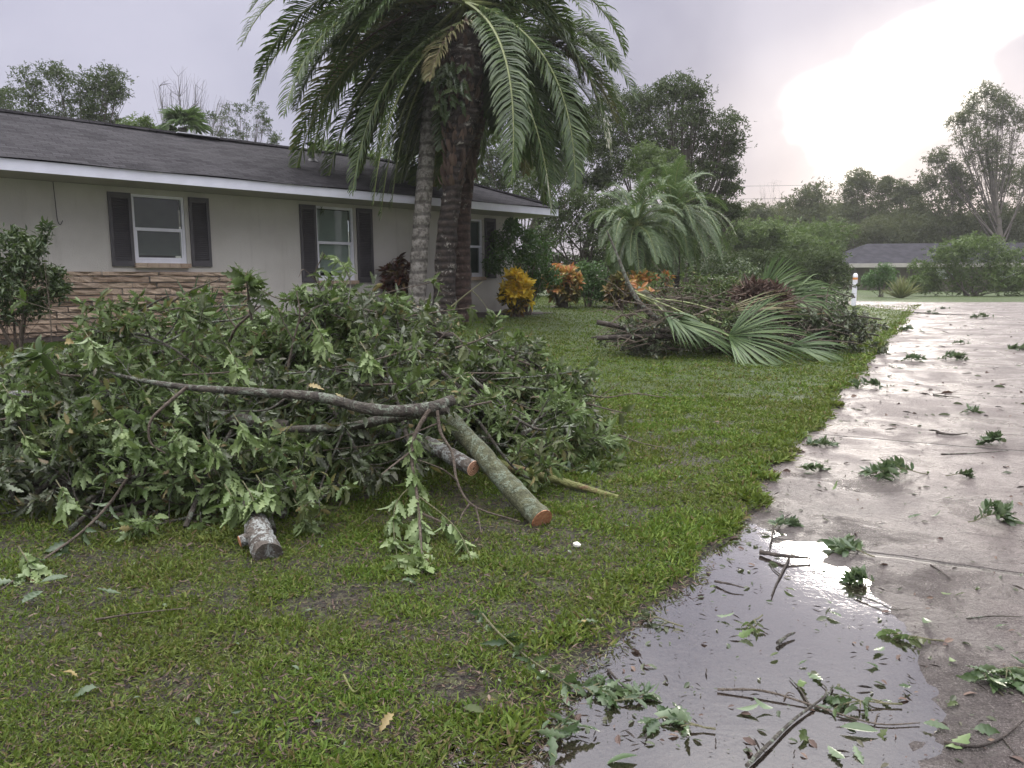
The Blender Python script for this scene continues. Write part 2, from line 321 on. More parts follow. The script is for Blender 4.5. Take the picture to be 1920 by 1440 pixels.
# water
m, g, out = mat('puddle_water'); M['water'] = m
geo = g.node('ShaderNodeNewGeometry').outputs['Position']
nm = bump(g, g.m('ADD', g.noise(geo, 7, 3, .5), g.m('MULTIPLY', g.noise(geo, 38, 2, .5), .35)), .005, .22)
fz = g.node('ShaderNodeFresnel', i_IOR=1.36, i_Normal=nm); gl = g.node('ShaderNodeBsdfGlossy', i_Roughness=.07, i_Normal=nm); gl.inputs['Color'].default_value = (1, 1, 1, 1)
tr = g.node('ShaderNodeBsdfTransparent'); tr.inputs['Color'].default_value = (.66, .60, .54, 1)
mx = g.node('ShaderNodeMixShader'); g.l.new(g.m('MULTIPLY', fz.outputs[0], 3.8, clamp=True), mx.inputs[0]); g.l.new(tr.outputs[0], mx.inputs[1]); g.l.new(gl.outputs[0], mx.inputs[2]); g.l.new(mx.outputs[0], out.inputs[0])
# soil and thatch under the grass
m, g, out = mat('lawn_soil'); M['soil'] = m
geo = g.node('ShaderNodeNewGeometry').outputs['Position']; n = g.noise(geo, 1.1, 6, .65); n2_ = g.noise(geo, 26, 5, .7)
d_ = g.node('ShaderNodeVectorMath', operation='LENGTH'); g.l.new(geo, d_.inputs[0])
gr = g.mix(g.ramp(n2_, .35, .65), (.036, .062, .010), (.075, .115, .016)); so = g.mix(g.ramp(n2_, .42, .60), (.014, .010, .007), (.075, .052, .036))
k = g.m('MAXIMUM', g.m('MULTIPLY', g.ramp(n, .35, .60), g.ramp(n2_, .48, .62)), g.ramp(d_.outputs['Value'], 5, 11))
b = g.node('ShaderNodeBsdfPrincipled', i_Base_Color=g.mix(k, so, gr), i_Roughness=.6, i_Normal=bump(g, g.m('ADD', n2_, g.noise(geo, 90, 4)), .05, 1.0)); g.l.new(b.outputs[0], out.inputs[0])
M['mulch'] = plain('mulch_bed', (.035, .025, .020), .9, .5, 30, .03)
# house
M['stucco'] = plain('stucco', (.42, .405, .385), .85, .05, 2.2, .004)
m, g, out = mat('stucco_stained'); M['stucco'] = m; ob = g.node('ShaderNodeTexCoord').outputs['Object']
mp_ = g.node('ShaderNodeMapping'); g.l.new(ob, mp_.inputs[0]); mp_.inputs['Scale'].default_value = (5, 5, .45)
z_ = g.node('ShaderNodeSeparateXYZ'); g.l.new(ob, z_.inputs[0])
cst = g.mix(g.ramp(g.noise(ob, 1.2, 5), .35, .65), (.485, .465, .425), (.545, .525, .485)); cst = g.mix(g.ramp(g.noise(mp_.outputs[0], 1.0, 5, .6), .55, .72, 0, .25), cst, (.24, .225, .20))
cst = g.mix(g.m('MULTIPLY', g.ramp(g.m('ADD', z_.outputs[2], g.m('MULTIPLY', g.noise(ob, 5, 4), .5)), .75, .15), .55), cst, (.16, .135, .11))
b = g.node('ShaderNodeBsdfPrincipled', i_Base_Color=cst, i_Roughness=.9, i_Normal=bump(g, g.noise(ob, 45, 6, .7), .02, .7)); g.l.new(b.outputs[0], out.inputs[0])
M['fascia'] = plain('fascia_paint', (.68, .69, .77), .45, .05, 3)
M['soffit'] = plain('soffit', (.38, .36, .33), .8, .06, 3)
M['shutter'] = plain('shutter_paint', (.064, .060, .066), .5, .12, 5)
M['wframe'] = plain('window_vinyl', (.72, .73, .78), .35, .04, 6)
M['black'] = plain('dark_metal', (.035, .035, .04), .5, .2, 10)
M['blind'] = plain('blind', (.62, .66, .62), .7, .06, 4); M['blinddk'] = plain('dark_blind', (.16, .18, .17), .7, .1, 4)
M['white'] = plain('white_plastic', (.72, .73, .78), .4, .06, 12); M['orange'] = plain('orange_band', (.62, .26, .08), .4, .1, 10)
M['ivory'] = plain('lichen_chip', (.6, .6, .52), .6, .15, 30)
def glassm():
    m, g, out = mat('window_glass'); gl = g.node('ShaderNodeBsdfGlossy', i_Roughness=.03); tr = g.node('ShaderNodeBsdfTransparent'); tr.inputs['Color'].default_value = (.80, .84, .82, 1)
    gg_ = g.node('ShaderNodeNewGeometry'); dp_ = g.node('ShaderNodeVectorMath', operation='DOT_PRODUCT'); g.l.new(gg_.outputs['Incoming'], dp_.inputs[0]); g.l.new(gg_.outputs['Normal'], dp_.inputs[1])
    f5 = g.m('POWER', g.m('SUBTRACT', 1.0, g.m('ABSOLUTE', dp_.outputs['Value'])), 5.0); mx = g.node('ShaderNodeMixShader')
    g.l.new(g.m('ADD', g.m('MULTIPLY', f5, .93), .035), mx.inputs[0]); g.l.new(tr.outputs[0], mx.inputs[1]); g.l.new(gl.outputs[0], mx.inputs[2]); g.l.new(mx.outputs[0], out.inputs[0]); return m
M['glass'] = glassm()
def shingle(name, along, up, c1=(.022, .021, .025), c2=(.058, .055, .062)):
    """asphalt shingles: courses run along x, up the slope in y of the object's own UV-less coordinates"""
    m, g, out = mat(name); ob = g.node('ShaderNodeTexCoord').outputs['Object']
    s = g.node('ShaderNodeSeparateXYZ'); g.l.new(ob, s.inputs[0])
    U = s.outputs[0]; Vv = g.m('MULTIPLY', s.outputs[2], up)
    cv = g.node('ShaderNodeCombineXYZ'); g.l.new(U if along == 'x' else s.outputs[1], cv.inputs[0]); g.l.new(Vv, cv.inputs[1])
    br = g.node('ShaderNodeTexBrick'); g.l.new(cv.outputs[0], br.inputs['Vector'])
    br.inputs['Scale'].default_value = 1; br.inputs['Brick Width'].default_value = .28; br.inputs['Row Height'].default_value = .14; br.inputs['Mortar Size'].default_value = .009; br.inputs['Mortar Smooth'].default_value = .3
    br.inputs['Color1'].default_value = (*c1, 1); br.inputs['Color2'].default_value = (*c2, 1); br.inputs['Mortar'].default_value = (.012, .011, .012, 1)
    col = g.mix(g.ramp(g.noise(ob, 1.3, 5, .65), .35, .7, 0, .5), br.outputs[0], (.075, .072, .078)); col = g.mix(g.ramp(g.noise(ob, 55, 3), .4, .7, 0, .35), col, c1)
    b = g.node('ShaderNodeBsdfPrincipled', i_Base_Color=col, i_Roughness=.9, i_Normal=bump(g, g.m('SUBTRACT', g.noise(ob, 60, 3), br.outputs['Fac']), .03, 1.0)); b.inputs['Specular IOR Level'].default_value = .12; g.l.new(b.outputs[0], out.inputs[0]); return m
M['shingle'] = shingle('roof_shingle', 'x', 2.9); M['shingle2'] = shingle('roof_shingle_end', 'y', 2.9)
def stonem():
    m, g, out = mat('ledge_stone'); ob = g.node('ShaderNodeTexCoord').outputs['Object']
    n = g.noise(ob, 4.5, 6, .65, .4); f = g.noise(ob, 30, 6, .7)
    col = ramp3(g, g.m('ADD', g.m('MULTIPLY', isl(g), .55), g.m('MULTIPLY', n, .5)), [(.1, (.24, .165, .12)), (.4, (.40, .30, .215)), (.65, (.52, .41, .30)), (.95, (.36, .27, .215))])
    b = g.node('ShaderNodeBsdfPrincipled', i_Base_Color=g.mix(g.ramp(f, .5, .7, 0, .4), col, (.17, .11, .085)), i_Roughness=.8, i_Normal=bump(g, f, .03, .9)); g.l.new(b.outputs[0], out.inputs[0]); return m
M['stone'] = stonem()

# ------------------------------------------------------------ ground, driveway, road, puddle
def axis(parts):
    a = np.concatenate([np.arange(lo, hi, st) for lo, hi, st in parts]); return np.append(a, parts[-1][1])
gx = axis([(-160, -30, 10), (-30, -8, 1), (-8, -3.5, .25), (-3.5, 3, .05), (3, 8, .25), (8, 40, 1), (40, 160, 10)])
gy = axis([(-20, 0, 1), (0, 1.6, .2), (1.6, 8, .05), (8, 16, .2), (16, 40, 1), (40, 300, 10)])
XX, YY = np.meshgrid(gx, gy); D = dedge(XX, YY)
ZZ = gz(XX, YY)+.022*sstep(-.02, .12, D)+.010*vnoise(XX, YY, 2.2, 5)*sstep(0, .5, D)*sstep(60, 20, YY)
mq = G(930, 1410); ZZ -= .045*np.exp(-(((XX-mq[0])/.22)**2+((YY-mq[1])/.12)**2)); mq = G(1020, 1350); ZZ -= .03*np.exp(-(((XX-mq[0])/.12)**2+((YY-mq[1])/.12)**2))
SEDGE = 29.2                                                     # where the driveway meets the road
SS = XX*E_[0]+YY*E_[1]
ZZ = ZZ-.07*sstep(.02, -.05, D)*sstep(-7.6, -7.3, D)*sstep(40, 34, YY)
ZZ += .022*sstep(-7.3, -7.6, D)
nx, ny = len(gx), len(gy); I = (np.arange(ny-1)[:, None]*nx+np.arange(nx-1)[None]).ravel()
q = np.stack([I, I+1, I+1+nx, I+nx], 1)
mb = MB().add(np.stack([XX, YY, ZZ], -1).reshape(-1, 3), q)
tag(mb.build('ground', M['soil'], smooth=True), 'mown lawn ground', kind='structure')
sv = axis([(-6, 1.4, .3), (1.4, 7.5, .04), (7.5, 14, .15), (14, SEDGE, .5)]); wv = axis([(-.10, 3.2, .04), (3.2, 7.5, .2)])
S2, W2 = np.meshgrid(sv, wv); s0 = EP@E_
PX = EP[0]+(S2-s0)*E_[0]-W2*NL[0]; PY = EP[1]+(S2-s0)*E_[1]-W2*NL[1]
PZ = drivez(PX, PY); nx, ny = len(sv), len(wv); I = (np.arange(ny-1)[:, None]*nx+np.arange(nx-1)[None]).ravel()
mb = MB().add(np.stack([PX, PY, PZ], -1).reshape(-1, 3), np.stack([I, I+nx, I+nx+1, I+1], 1))
tag(mb.build('driveway', M['conc'], smooth=True), 'wet concrete driveway littered with leaves', kind='structure')
def sheet(name, pts, off, m, **kw):
    """grid-subdivided quad strip draped on the terrain"""
    A, B = np.asarray(pts[0]), np.asarray(pts[1]); n = 24; mb = MB()
    a = spl(A, n); b = spl(B, n); v = []
    for t in np.linspace(0, 1, 7): v.append(a*(1-t)+b*t)
    v = np.array(v); z = gz(v[..., 0], v[..., 1])+off; v = np.dstack([v[..., 0], v[..., 1], z]).reshape(-1, 3)
    I = (np.arange(6)[:, None]*n+np.arange(n-1)[None]).ravel(); mb.add(v, np.stack([I, I+1, I+n+1, I+n], 1))
    return tag(mb.build(name, m, smooth=True), kind='structure', **kw)
p2 = lambda *a: [G(*q)[:2] for q in a]
sheet('road', (p2((1380, 566.5), (1560, 570), (1735, 588), (1960, 592), (2500, 600)), p2((1380, 563), (1560, 564.5), (1735, 567.5), (1960, 567), (2500, 563))), .034, M['conc'], label='wet road across the end of the driveway')
v = []; cx, cy = 1.0, 3.3; th = np.linspace(0, 2*pi, 60, endpoint=False)
v = [(cx+2.9*cos(t)*(1+.05*sin(5*t)), cy+2.4*sin(t)*(1+.06*cos(4*t)), .0015) for t in th]
tag(MB().add(v, [tuple(range(60))]).build('puddle', M['water']), 'puddle of rain water along the driveway edge', kind='structure')
M['water'].use_backface_culling = False

# ------------------------------------------------------------ grass blades
def grass(N, d0, d1, k, name, label, dens_pow):
    u = rng.random(N); d = (d0**(2-dens_pow)+u*(d1**(2-dens_pow)-d0**(2-dens_pow)))**(1/(2-dens_pow))
    a = rng.uniform(R(-36), R(30), N); x = d*np.sin(a); y = d*np.cos(a)
    D = dedge(x, y); nn = vnoise(x, y, 3.0, 31)+.6*vnoise(x, y, 9, 32)
    soil = sstep(.2, 1.0, nn)*sstep(6, 2.5, y)*.6
    near = sstep(-.01, .10+.10*sstep(4.5, 2.5, y), D+.05*vnoise(x, y, 14, 3))
    keep = (rng.random(N) < near*(1-soil)) & (rng.random(N) < .35+.65*sstep(-.6, .5, vnoise(x, y, 12, 77)))
    for (hx, hy, hr) in SOILSPOTS: keep &= (np.hypot(x-hx, y-hy)/hr+.35*vnoise(x, y, 12, 6) > rng.uniform(.1, 1.1, N)) | (rng.random(N) < .12)
    hd = ((x+10.21)*.7022+(y-10.36)*-.712)                        # in front of the house wall
    keep &= ~((hd < 1.1) & (y < 21) & (x < .8))
    x, y, d = x[keep], y[keep], d[keep]; n = len(x)
    tuft = .78+.45*sstep(-.5, .9, vnoise(x, y, 6, 12)+.5*vnoise(x, y, 17, 13))
    L = rng.uniform(.020, .047, n)*tuft*k*(1+.5*sstep(.5, .1, dedge(x, y)))*np.clip((d/4.5), .72, 3.2)**.38
    az = rng.uniform(0, 2*pi, n); e = rng.uniform(.15, 1.25, n)
    Dv = np.stack([np.cos(az)*np.cos(e), np.sin(az)*np.cos(e), np.sin(e)], 1)
    tm = [leaf_t(4, wd, 0, .2, c, 0, tw, seed=s) for s, (wd, c, tw) in enumerate([(.055, .35, .3), (.075, .6, -.6), (.05, .15, .8), (.09, .5, .2)])]
    mb = MB(); N_ = rdir(n, 1.2); P = np.stack([x, y, lawnz(x, y)-.004], 1); idx = rng.integers(0, 4, n)
    wide = np.clip(d/5, .8, 2.2)**.5*1.3
    for q, t in enumerate(tm):
        s = idx == q; place(mb, t, P[s], Dv[s], N_[s], L[s], 0, L[s]*wide[s]*1.2)
    tag(mb.build(name, M['grass']), label, 'grass', kind='stuff')
g1 = G(640, 1130); g2 = G(860, 1290); g3 = G(760, 1400); g4 = G(1020, 1010); g5 = G(1060, 1000); g6 = G(980, 940)
SOILSPOTS = [(g1[0], g1[1], .30), (g2[0], g2[1], .22), (g3[0], g3[1], .32), (g4[0], g4[1], .3), (G(900, 960)[0], G(900, 960)[1], .45), (G(960, 1330)[0], G(960, 1330)[1], .22), (G(600, 1380)[0], G(600, 1380)[1], .2)]
grass(620000, 1.7, 9, 1.0, 'lawn_grass', 'short wet green grass of the front lawn with bare soil patches', 1.55)
grass(430000, 8.5, 34, .95, 'distant_lawn_grass', 'short green grass of the lawn farther from the driveway', 1.7)

def thatch(N):
    d = np.exp(rng.uniform(np.log(1.7), np.log(7), N)); a = rng.uniform(R(-36), R(28), N); x = d*np.sin(a); y = d*np.cos(a); k = dedge(x, y) > -.04; x, y, d = x[k], y[k], d[k]; n = len(x)
    az = rng.uniform(0, 6.28, n); mb = MB(); tm = [leaf_t(4, wd, 0, .2, c, 0, tw) for wd, c, tw in ((.05, .3, .5), (.09, -.2, -.6), (.2, .3, .9))]; idx = rng.integers(0, 3, n); L = rng.uniform(.008, .04, n)
    for q, t in enumerate(tm):
        s_ = idx == q; place(mb, t, np.stack([x, y, lawnz(x, y)-.001+rng.random(n)*.01], 1)[s_], np.stack([np.cos(az), np.sin(az), rng.normal(size=n)*.25], 1)[s_], rdir(n, 1.0)[s_], L[s_]*[1, 1, .5][q], q)
    tag(mb.build('lawn_thatch', [M['dry'], M['brown'], M['mulch']]), 'dead thatch and crumbs of soil between the grass blades', 'thatch', kind='stuff')
thatch(60000)
# ------------------------------------------------------------ house (local frame: x along the front, y out of the wall towards the lawn, z up)
TH = R(45.4); UH = np.array([sin(TH), cos(TH)]); NH = np.array([cos(TH), -sin(TH)])
HO = np.array([*(-NH*14.55), .62])
house = thing('ranch_house', HO, 'grey stucco ranch house with dark shingle roof and white fascia', 'house')
house['_o'] = [0.0, 0.0, 0.0]
house.matrix_world = Matrix(((UH[0], NH[0], 0, HO[0]), (UH[1], NH[1], 0, HO[1]), (0, 0, 1, HO[2]), (0, 0, 0, 1)))
zs = 3.11-.62; ft = 3.28-.62; WE = 14.42; WS = -6.0; DP = -9.0
WIN = [(4.96, 5.88, 1.80-.62, 3.005-.62), (8.61, 9.535, 1.48-.62, 3.03-.62), (12.42, 13.34, 1.56-.62, 2.985-.62)]
# front wall pieces round the openings, then the other walls
xs = [WS]+[q for wn in WIN for q in (wn[0], wn[1])]+[WE]; mb = MB()
for i in range(0, len(xs), 2): mb.box((xs[i], -.2, -.5), (xs[i+1], 0, zs))
for wn in WIN: mb.box((wn[0], -.2, -.5), (wn[1], 0, wn[2])); mb.box((wn[0], -.2, wn[3]), (wn[1], 0, zs))
mb.box((WE-.2, DP, -.5), (WE, -.2, zs)); mb.box((WS, DP, -.5), (WS+.2, -.2, zs)); mb.box((WS+.2, DP, -.5), (WE-.2, DP+.2, zs))
mb.build('wall', M['stucco'], house)
mb = MB(); r2 = np.random.default_rng(5); z = -.3; row = 0
while z < 1.02:
    h = min(r2.uniform(.075, .14), 1.03-z) if z < .93 else 1.03-z; x = WS
    while x < 7.0:
        l = r2.uniform(.35, 1.1); x2 = min(x+l, 7.05); d = r2.uniform(.035, .095)
        p = [(x+.006, .003, z+.006), (x2-.006, .003, z+.006), (x2-.006, .003, z+h-.008), (x+.006, .003, z+h-.008)]
        nx_ = 7; fr_ = np.linspace(x+.006, x2-.006, nx_); V = []
        for zz, dd in ((z+.008, d*.8), (z+.014, d), (z+h*.5, d*1.05), (z+h-.016, d*.98), (z+h-.010, d*.8)):
            V += [(a, max(.02, dd+r2.normal()*.012), zz+r2.normal()*.003) for a in fr_]
        V += [(a, .002, z+.006) for a in fr_]+[(a, .002, z+h-.008) for a in fr_]
        f = []
        for a in range(4):
            for c in range(nx_-1): k = a*nx_+c; f.append((k+1, k, k+nx_, k+nx_+1))
        for c in range(nx_-1): f.append((35+c, c, c+1, 35+c+1)); f.append((28+c+1, 28+c, 42+c, 42+c+1))
        mb.add(V, f); x = x2
    z += h
mb.build('stone_wainscot', M['stone'], house)
OV, EX = .95, 15.08; XL = WS-.8; pit = .385
mb = MB().box((XL, OV, zs), (EX, OV+.03, ft)); mb.box((EX, DP-OV, zs), (EX+.03, OV+.03, ft)); mb.build('fascia', M['fascia'], house)
mb = MB().box((XL, .003, zs+.002), (EX, OV-.002, zs+.02)).box((WE+.003, DP-OV, zs+.002), (EX-.002, 0, zs+.02)); mb.build('soffit', M['soffit'], house)
ym = (OV+DP-OV)/2-0.0; yr = -2.25; zr = ft+.02+(OV-yr)*pit; xr = 12.1
# main slope with small sag and shingle-edge waver; hip end; back slope
mb = MB(); A = [(XL, OV+.07, ft+.012), (EX+.07, OV+.07, ft+.012), (xr, yr, zr), (XL, yr, zr)]
n = 60; V = []
for j in range(16):
    t = j/15; x0 = XL; x1 = (EX+.07)*(1-t)+xr*t; yy = (OV+.07)*(1-t)+yr*t; zz = (ft+.012)*(1-t)+zr*t
    for i in range(n):
        x = x0+(x1-x0)*i/(n-1); V.append((x, yy, zz+.012*sin(x*1.1+t*3)*t+(.01*sin(x*2.3) if j == 0 else 0)))
I = (np.arange(15)[:, None]*n+np.arange(n-1)[None]).ravel(); mb.add(V, np.stack([I, I+1, I+n+1, I+n], 1))
rf = mb.build('roof', M['shingle'], house); rf['_o'] = [0., 0., 0.]
yb = 2*yr-OV
mb = MB().add([(EX+.07, OV+.07, ft+.012), (EX+.07, yb, ft+.012), (xr, yr, zr)], [(0, 1, 2)]).add([(XL, yb, ft+.012), (EX+.07, yb, ft+.012), (xr, yr, zr), (XL, yr, zr)], [(0, 3, 2, 1)]).add([(XL, OV+.07, ft+.01), (XL, yb, ft+.01), (XL, yr, zr-.01)], [(0, 2, 1)])
mb.add([(XL, OV+.02, ft-.004), (EX+.02, OV+.02, ft-.004), (EX+.02, yb, ft-.004), (XL, yb, ft-.004)], [(0, 1, 2, 3)])
mb.build('roof_end', M['shingle2'], house)
mb = MB(); mb.tube([(XL, yr, zr+.02), (xr, yr, zr+.02)], .05, 6); mb.tube([(xr, yr, zr+.02), (EX+.05, OV+.06, ft+.03)], .045, 6); mb.build('ridge_cap', M['shingle'], rf)
mb = MB(); mb.box((6.7, yr+.02, zr+.03), (7.6, yr+.14, zr+.045)); mb.build('ridge_flashing', M['white'], rf)
# vent pipe with flared cap
vx, vy = 9.35, yr+.95; vz = ft+.02+(OV-vy)*pit
mb = MB().tube([(vx, vy, vz-.1), (vx, vy, vz+.33)], .06, 12).tube([(vx, vy, vz+.32), (vx, vy, vz+.36), (vx, vy, vz+.38)], [.07, .14, .15], 12).tube([(vx, vy, vz-.03), (vx, vy, vz+.04)], [.14, .08], 12)
mb.build('vent_pipe', M['black'], house)
for k, (a, b_, z0, z1) in enumerate(WIN):
    fr_ = MB(); y0, y1 = -.10, -.03; e = .045
    fr_.box((a, y0, z0), (a+e, y1, z1)).box((b_-e, y0, z0), (b_, y1, z1)).box((a+e, y0, z0), (b_-e, y1, z0+.06)).box((a+e, y0, z1-e), (b_-e, y1, z1))
    wo = fr_.build('window', M['wframe'], house); zm = (2.40, 2.275, 2.31)[k]-.62
    sb = MB().box((a+e+.002, -.088, zm-.028), (b_-e-.002, -.035, zm+.028)); e2 = .03
    sb.box((a+e+.002, -.086, z0+.062), (a+e+e2, -.04, zm-.03)).box((b_-e-e2, -.086, z0+.062), (b_-e-.002, -.04, zm-.03)).box((a+e+e2+.002, -.086, z0+.062), (b_-e-e2-.002, -.04, z0+.10))
    sb.build('sash', M['wframe'], wo)
    MB().box((a+e+.003, -.072, z0+.065), (b_-e-.003, -.066, z1-e-.003)).build('pane', M['glass'], wo)
    bl = MB(); zt = z1-e-.004; zb = z0+.17 if k == 0 else (z0+.20 if k == 1 else z0+.12)
    zz = zb
    while zz < zt-.03:
        bl.add([(a+e+.02, -.115, zz), (b_-e-.02, -.115, zz), (b_-e-.02, -.135, zz+.030), (a+e+.02, -.135, zz+.030)], [(0, 1, 2, 3)]); zz += .028
    bl.box((a+e+.02, -.14, zb-.03), (b_-e-.02, -.11, zb))
    bl.build('blind', M['blind'] if k == 1 else M['blinddk'], wo)
    MB().box((a-.01, -.6, z0-.02), (b_+.01, -.58, z1+.02)).build('dark_room', M['black'], wo)
    sl = MB()
    for q in range(5): sl.box((a-.03+q*(b_-a+.06)/5+.003, -.04, z0-.085), (a-.03+(q+1)*(b_-a+.06)/5-.003, .105, z0-.004))
    sl.build('sill', M['stone'], wo)
SH = [(4.565, 4.945, 1.735, 3.01), (5.955, 6.335, 1.745, 3.015), (8.225, 8.60, 1.44, 3.035), (9.60, 10.01, 1.43, 3.04), (11.98, 12.38, 1.5, 3.03), (13.40, 13.78, 1.52, 3.03)]
for (a, b_, z0, z1) in SH:
    z0 -= .62; z1 -= .62; sm = MB(); e = .055; y0, y1 = .003, .036
    sm.box((a, y0, z0), (a+e, y1, z1)).box((b_-e, y0, z0), (b_, y1, z1)).box((a+e, y0, z0), (b_-e, y1, z0+.10)).box((a+e, y0, z1-.08), (b_-e, y1, z1)); zmid = (z0+z1)/2-.03
    sm.box((a+e, y0, z0+.10), (b_-e, .008, z1-.08))
    zz = z0+.105
    while zz < z1-.11:
        sm.add([(a+e, .034, zz), (b_-e, .034, zz), (b_-e, .012, zz+.027), (a+e, .012, zz+.027), (a+e, .020, zz-.003), (b_-e, .020, zz-.003)], [(0, 1, 2, 3), (1, 0, 4, 5)]); zz += .037
    sm.build('shutter', M['shutter'], house)
p = [(3.75, .012, zs-.005), (3.76, .014, zs-.35), (3.77, .012, zs-.62), (3.80, .03, zs-.70), (3.84, .035, zs-.63)]
MB().tube(spl(p, 14), .006, 5).build('dangling_wire', M['black'], house)
# mulch bed and planting strip by the wall
def hloc(t, n, z=0): xy = UH*t+NH*(-14.55+n); return np.array([xy[0], xy[1], float(gz(xy[0], xy[1]))+z])
a = np.array([hloc(t, .02)[:2] for t in (-6, 0, 5, 10, 14.3)]); b_ = np.array([hloc(t, 1.0+.12*sin(t*2))[:2] for t in (-6, 0, 5, 10, 15.2)])
sheet('planting_bed', (a, b_), .035, M['mulch'], label='dark mulched bed along the house front')

# ------------------------------------------------------------ plants: builders
def tree(name, label, Yd, root, clumps, r0=.25, leaf=.14, dens=1.0, m='tree', tm='trunk', group=None, cat='tree', tmpl=None, stems=1, twigs=7, gz_z=None, squash=.9, lift=.3, wind=0.0):
    """trunk and limbs that reach a list of leaf clumps given as (px, py, radius px)"""
    bx = at(root[0], 540, Yd); bx[2] = float(gz(bx[0], bx[1])) if gz_z is None else gz_z
    t = thing(name, bx, label, cat, group); wd = MB(); fo = MB()
    s = Yd/F; cs = []
    for c in clumps:
        p = at(c[0], c[1], Yd); r = c[2]*s; p[1] += rng.uniform(-1, 1)*r*.9+(c[3] if len(c) > 3 else 0); cs.append((p, r))
    top = max(c[0][2] for c in cs); cen = np.mean([c[0] for c in cs], axis=0)
    for k in range(stems):
        b0 = bx+np.array([rng.normal()*r0*1.5, rng.normal()*r0*1.5, -.1]) if stems > 1 else bx-np.array([0, 0, .1])
        tgt = cen.copy() if stems == 1 else cs[rng.integers(len(cs))][0].copy(); tgt[2] = bx[2]+(top-bx[2])*(.72 if stems == 1 else .6)
        path = spl([b0, b0*.62+tgt*.38+rng.normal(size=3)*[r0, r0, 0], tgt], 14)
        wd.tube(path, np.linspace(r0, r0*.32, 14), 8, lump=.05)
        mine = cs if stems == 1 else cs[k::stems]
        for (p, r) in mine:
            h = np.clip((p[2]-bx[2])/(top-bx[2]+1e-6)-lift, .12, .92); i0 = int(h*13); a = path[i0]
            mid = a*.5+p*.5+np.array([0, 0, -.1*np.linalg.norm(p-a)])+rng.normal(size=3)*r*.15
            lp = spl([a, mid, p], 9); rb = r0*.26*(1-h*.5)
            wd.tube(lp, np.linspace(rb, rb*.3, 9), 6)
            for q in range(twigs):
                e = p+unit(rng.normal(size=3)+[wind, 0, .15])*r*rng.uniform(.6, 1.0)*[1, 1, squash]; st = lp[rng.integers(4, 9)]
                wd.tube(spl([st, (st+e)/2+rng.normal(size=3)*r*.12, e], 5), np.linspace(rb*.32, rb*.08, 5), 4, cap=False)
    for (p, r) in cs:
        if dens <= 0: continue
        ng = max(8, int(44*dens)); rad = r*rng.uniform(.1, 1.15, ng)**.6
        gc = p+rdir(ng, .25)*rad[:, None]*[1, 1, squash]
        per = int(max(8, 13*(r/leaf/8)**1.2)); P = np.repeat(gc, per, 0)+rng.normal(size=(ng*per, 3))*r*[.24, .24, .15]
        D = rdir(len(P), -.1); D[:, 0] += wind; D = unit(D)
        scat(fo, tmpl or [SPR], P, D, rdir(len(P), 1.0), leaf*rng.uniform(.6, 1.25, len(P)))
    wd.build('trunk', M[tm], t, smooth=True)
    if fo.n: fo.build('crown', M[m], t)
    return t
def fronds(t, mb_list, crown, n, L, elr, leaflet, nl, m, pet, droop=1.0, azr=(0, 2*pi), wd=.035, seed=1, skip=.12, vee=.5, wind=(0, 0), front=0.0, short=1.0):
    r = np.random.default_rng(seed)
    for k in range(n):
        a = azr[0]+(azr[1]-azr[0])*((k*.618034+r.uniform(-.04, .04)) % 1.0); e0 = elr[0]+(elr[1]-elr[0])*r.random()**.9; Lk = L*r.uniform(.85, 1.1)*(short if cos(a) > .1 else 1)
        if front and abs((a-1.5*pi+pi) % (2*pi)-pi) < front: a += front*1.6*(1 if r.random() < .5 else -1)
        d = np.array([cos(a)*cos(e0), sin(a)*cos(e0), sin(e0)]); P = [np.array(crown)]; st = 22
        for i in range(st):
            d = d+np.array([wind[0], wind[1], -droop*(.055+.075*i/st)]); d = d/np.linalg.norm(d); P.append(P[-1]+d*Lk/st)
        P = np.array(P); mb = MB(); mb.tube(P, np.linspace(.035, .006, st+1)*(L/4.2)**.5, 5, mi=1)
        u = np.linspace(skip, .995, nl); T = unit(np.gradient(P, axis=0)); idx = u*st; i0 = np.minimum(idx.astype(int), st-1); fr = (idx-i0)[:, None]
        Q = P[i0]*(1-fr)+P[i0+1]*fr; TT = T[i0]
        side = unit(np.cross(TT, [0, 0, 1.])+1e-6); upv = unit(np.cross(side, TT)); tw = r.uniform(-.5, .5); side2 = side*cos(tw)+upv*sin(tw); up2 = upv*cos(tw)-side*sin(tw)
        prof = np.sin(pi*np.clip(.12+.86*u, 0, 1))**.55
        for sgn in (1, -1):
            ln = leaflet*prof*r.uniform(.85, 1.12, nl); jit = r.normal(size=(nl, 3))*.09
            D0 = unit(side2*sgn*.85+TT*(.45+.5*u[:, None])+up2*vee*r.uniform(.3, 1.0, (nl, 1))+jit)
            A = Q; B1 = A+D0*ln[:, None]*.5; D1 = unit(D0+np.array([wind[0]*3, 0, -.42*droop])); B2 = B1+D1*ln[:, None]*.32; D2 = unit(D1+np.array([wind[0]*3, 0, -.45*droop])); B3 = B2+D2*ln[:, None]*.22
            wv_ = unit(np.cross(D0, up2)+jit*1.5)*wd*.5*r.uniform(.7, 1.1, (nl, 1))
            V = np.stack([A-wv_*.5, A+wv_*.5, B1-wv_, B1+wv_, B2-wv_*.75, B2+wv_*.75, B3], 1).reshape(-1, 3); o = (np.arange(nl)*7)[:, None]
            mb.add(V, np.concatenate([o+[0, 1, 3, 2], o+[2, 3, 5, 4]])); mb.add(V, o+[4, 5, 6]) if False else mb.add(np.stack([B2-wv_*.75, B2+wv_*.75, B3], 1).reshape(-1, 3), (np.arange(nl)*3)[:, None]+[0, 1, 2])
        dead = r.random() < .07 and m == 'palm'; fo_ = mb.build('frond', [M['deadfan' if dead else m], M['brown' if dead else pet]], t)
        if dead: fo_['label'] = 'dry straw-coloured frond'

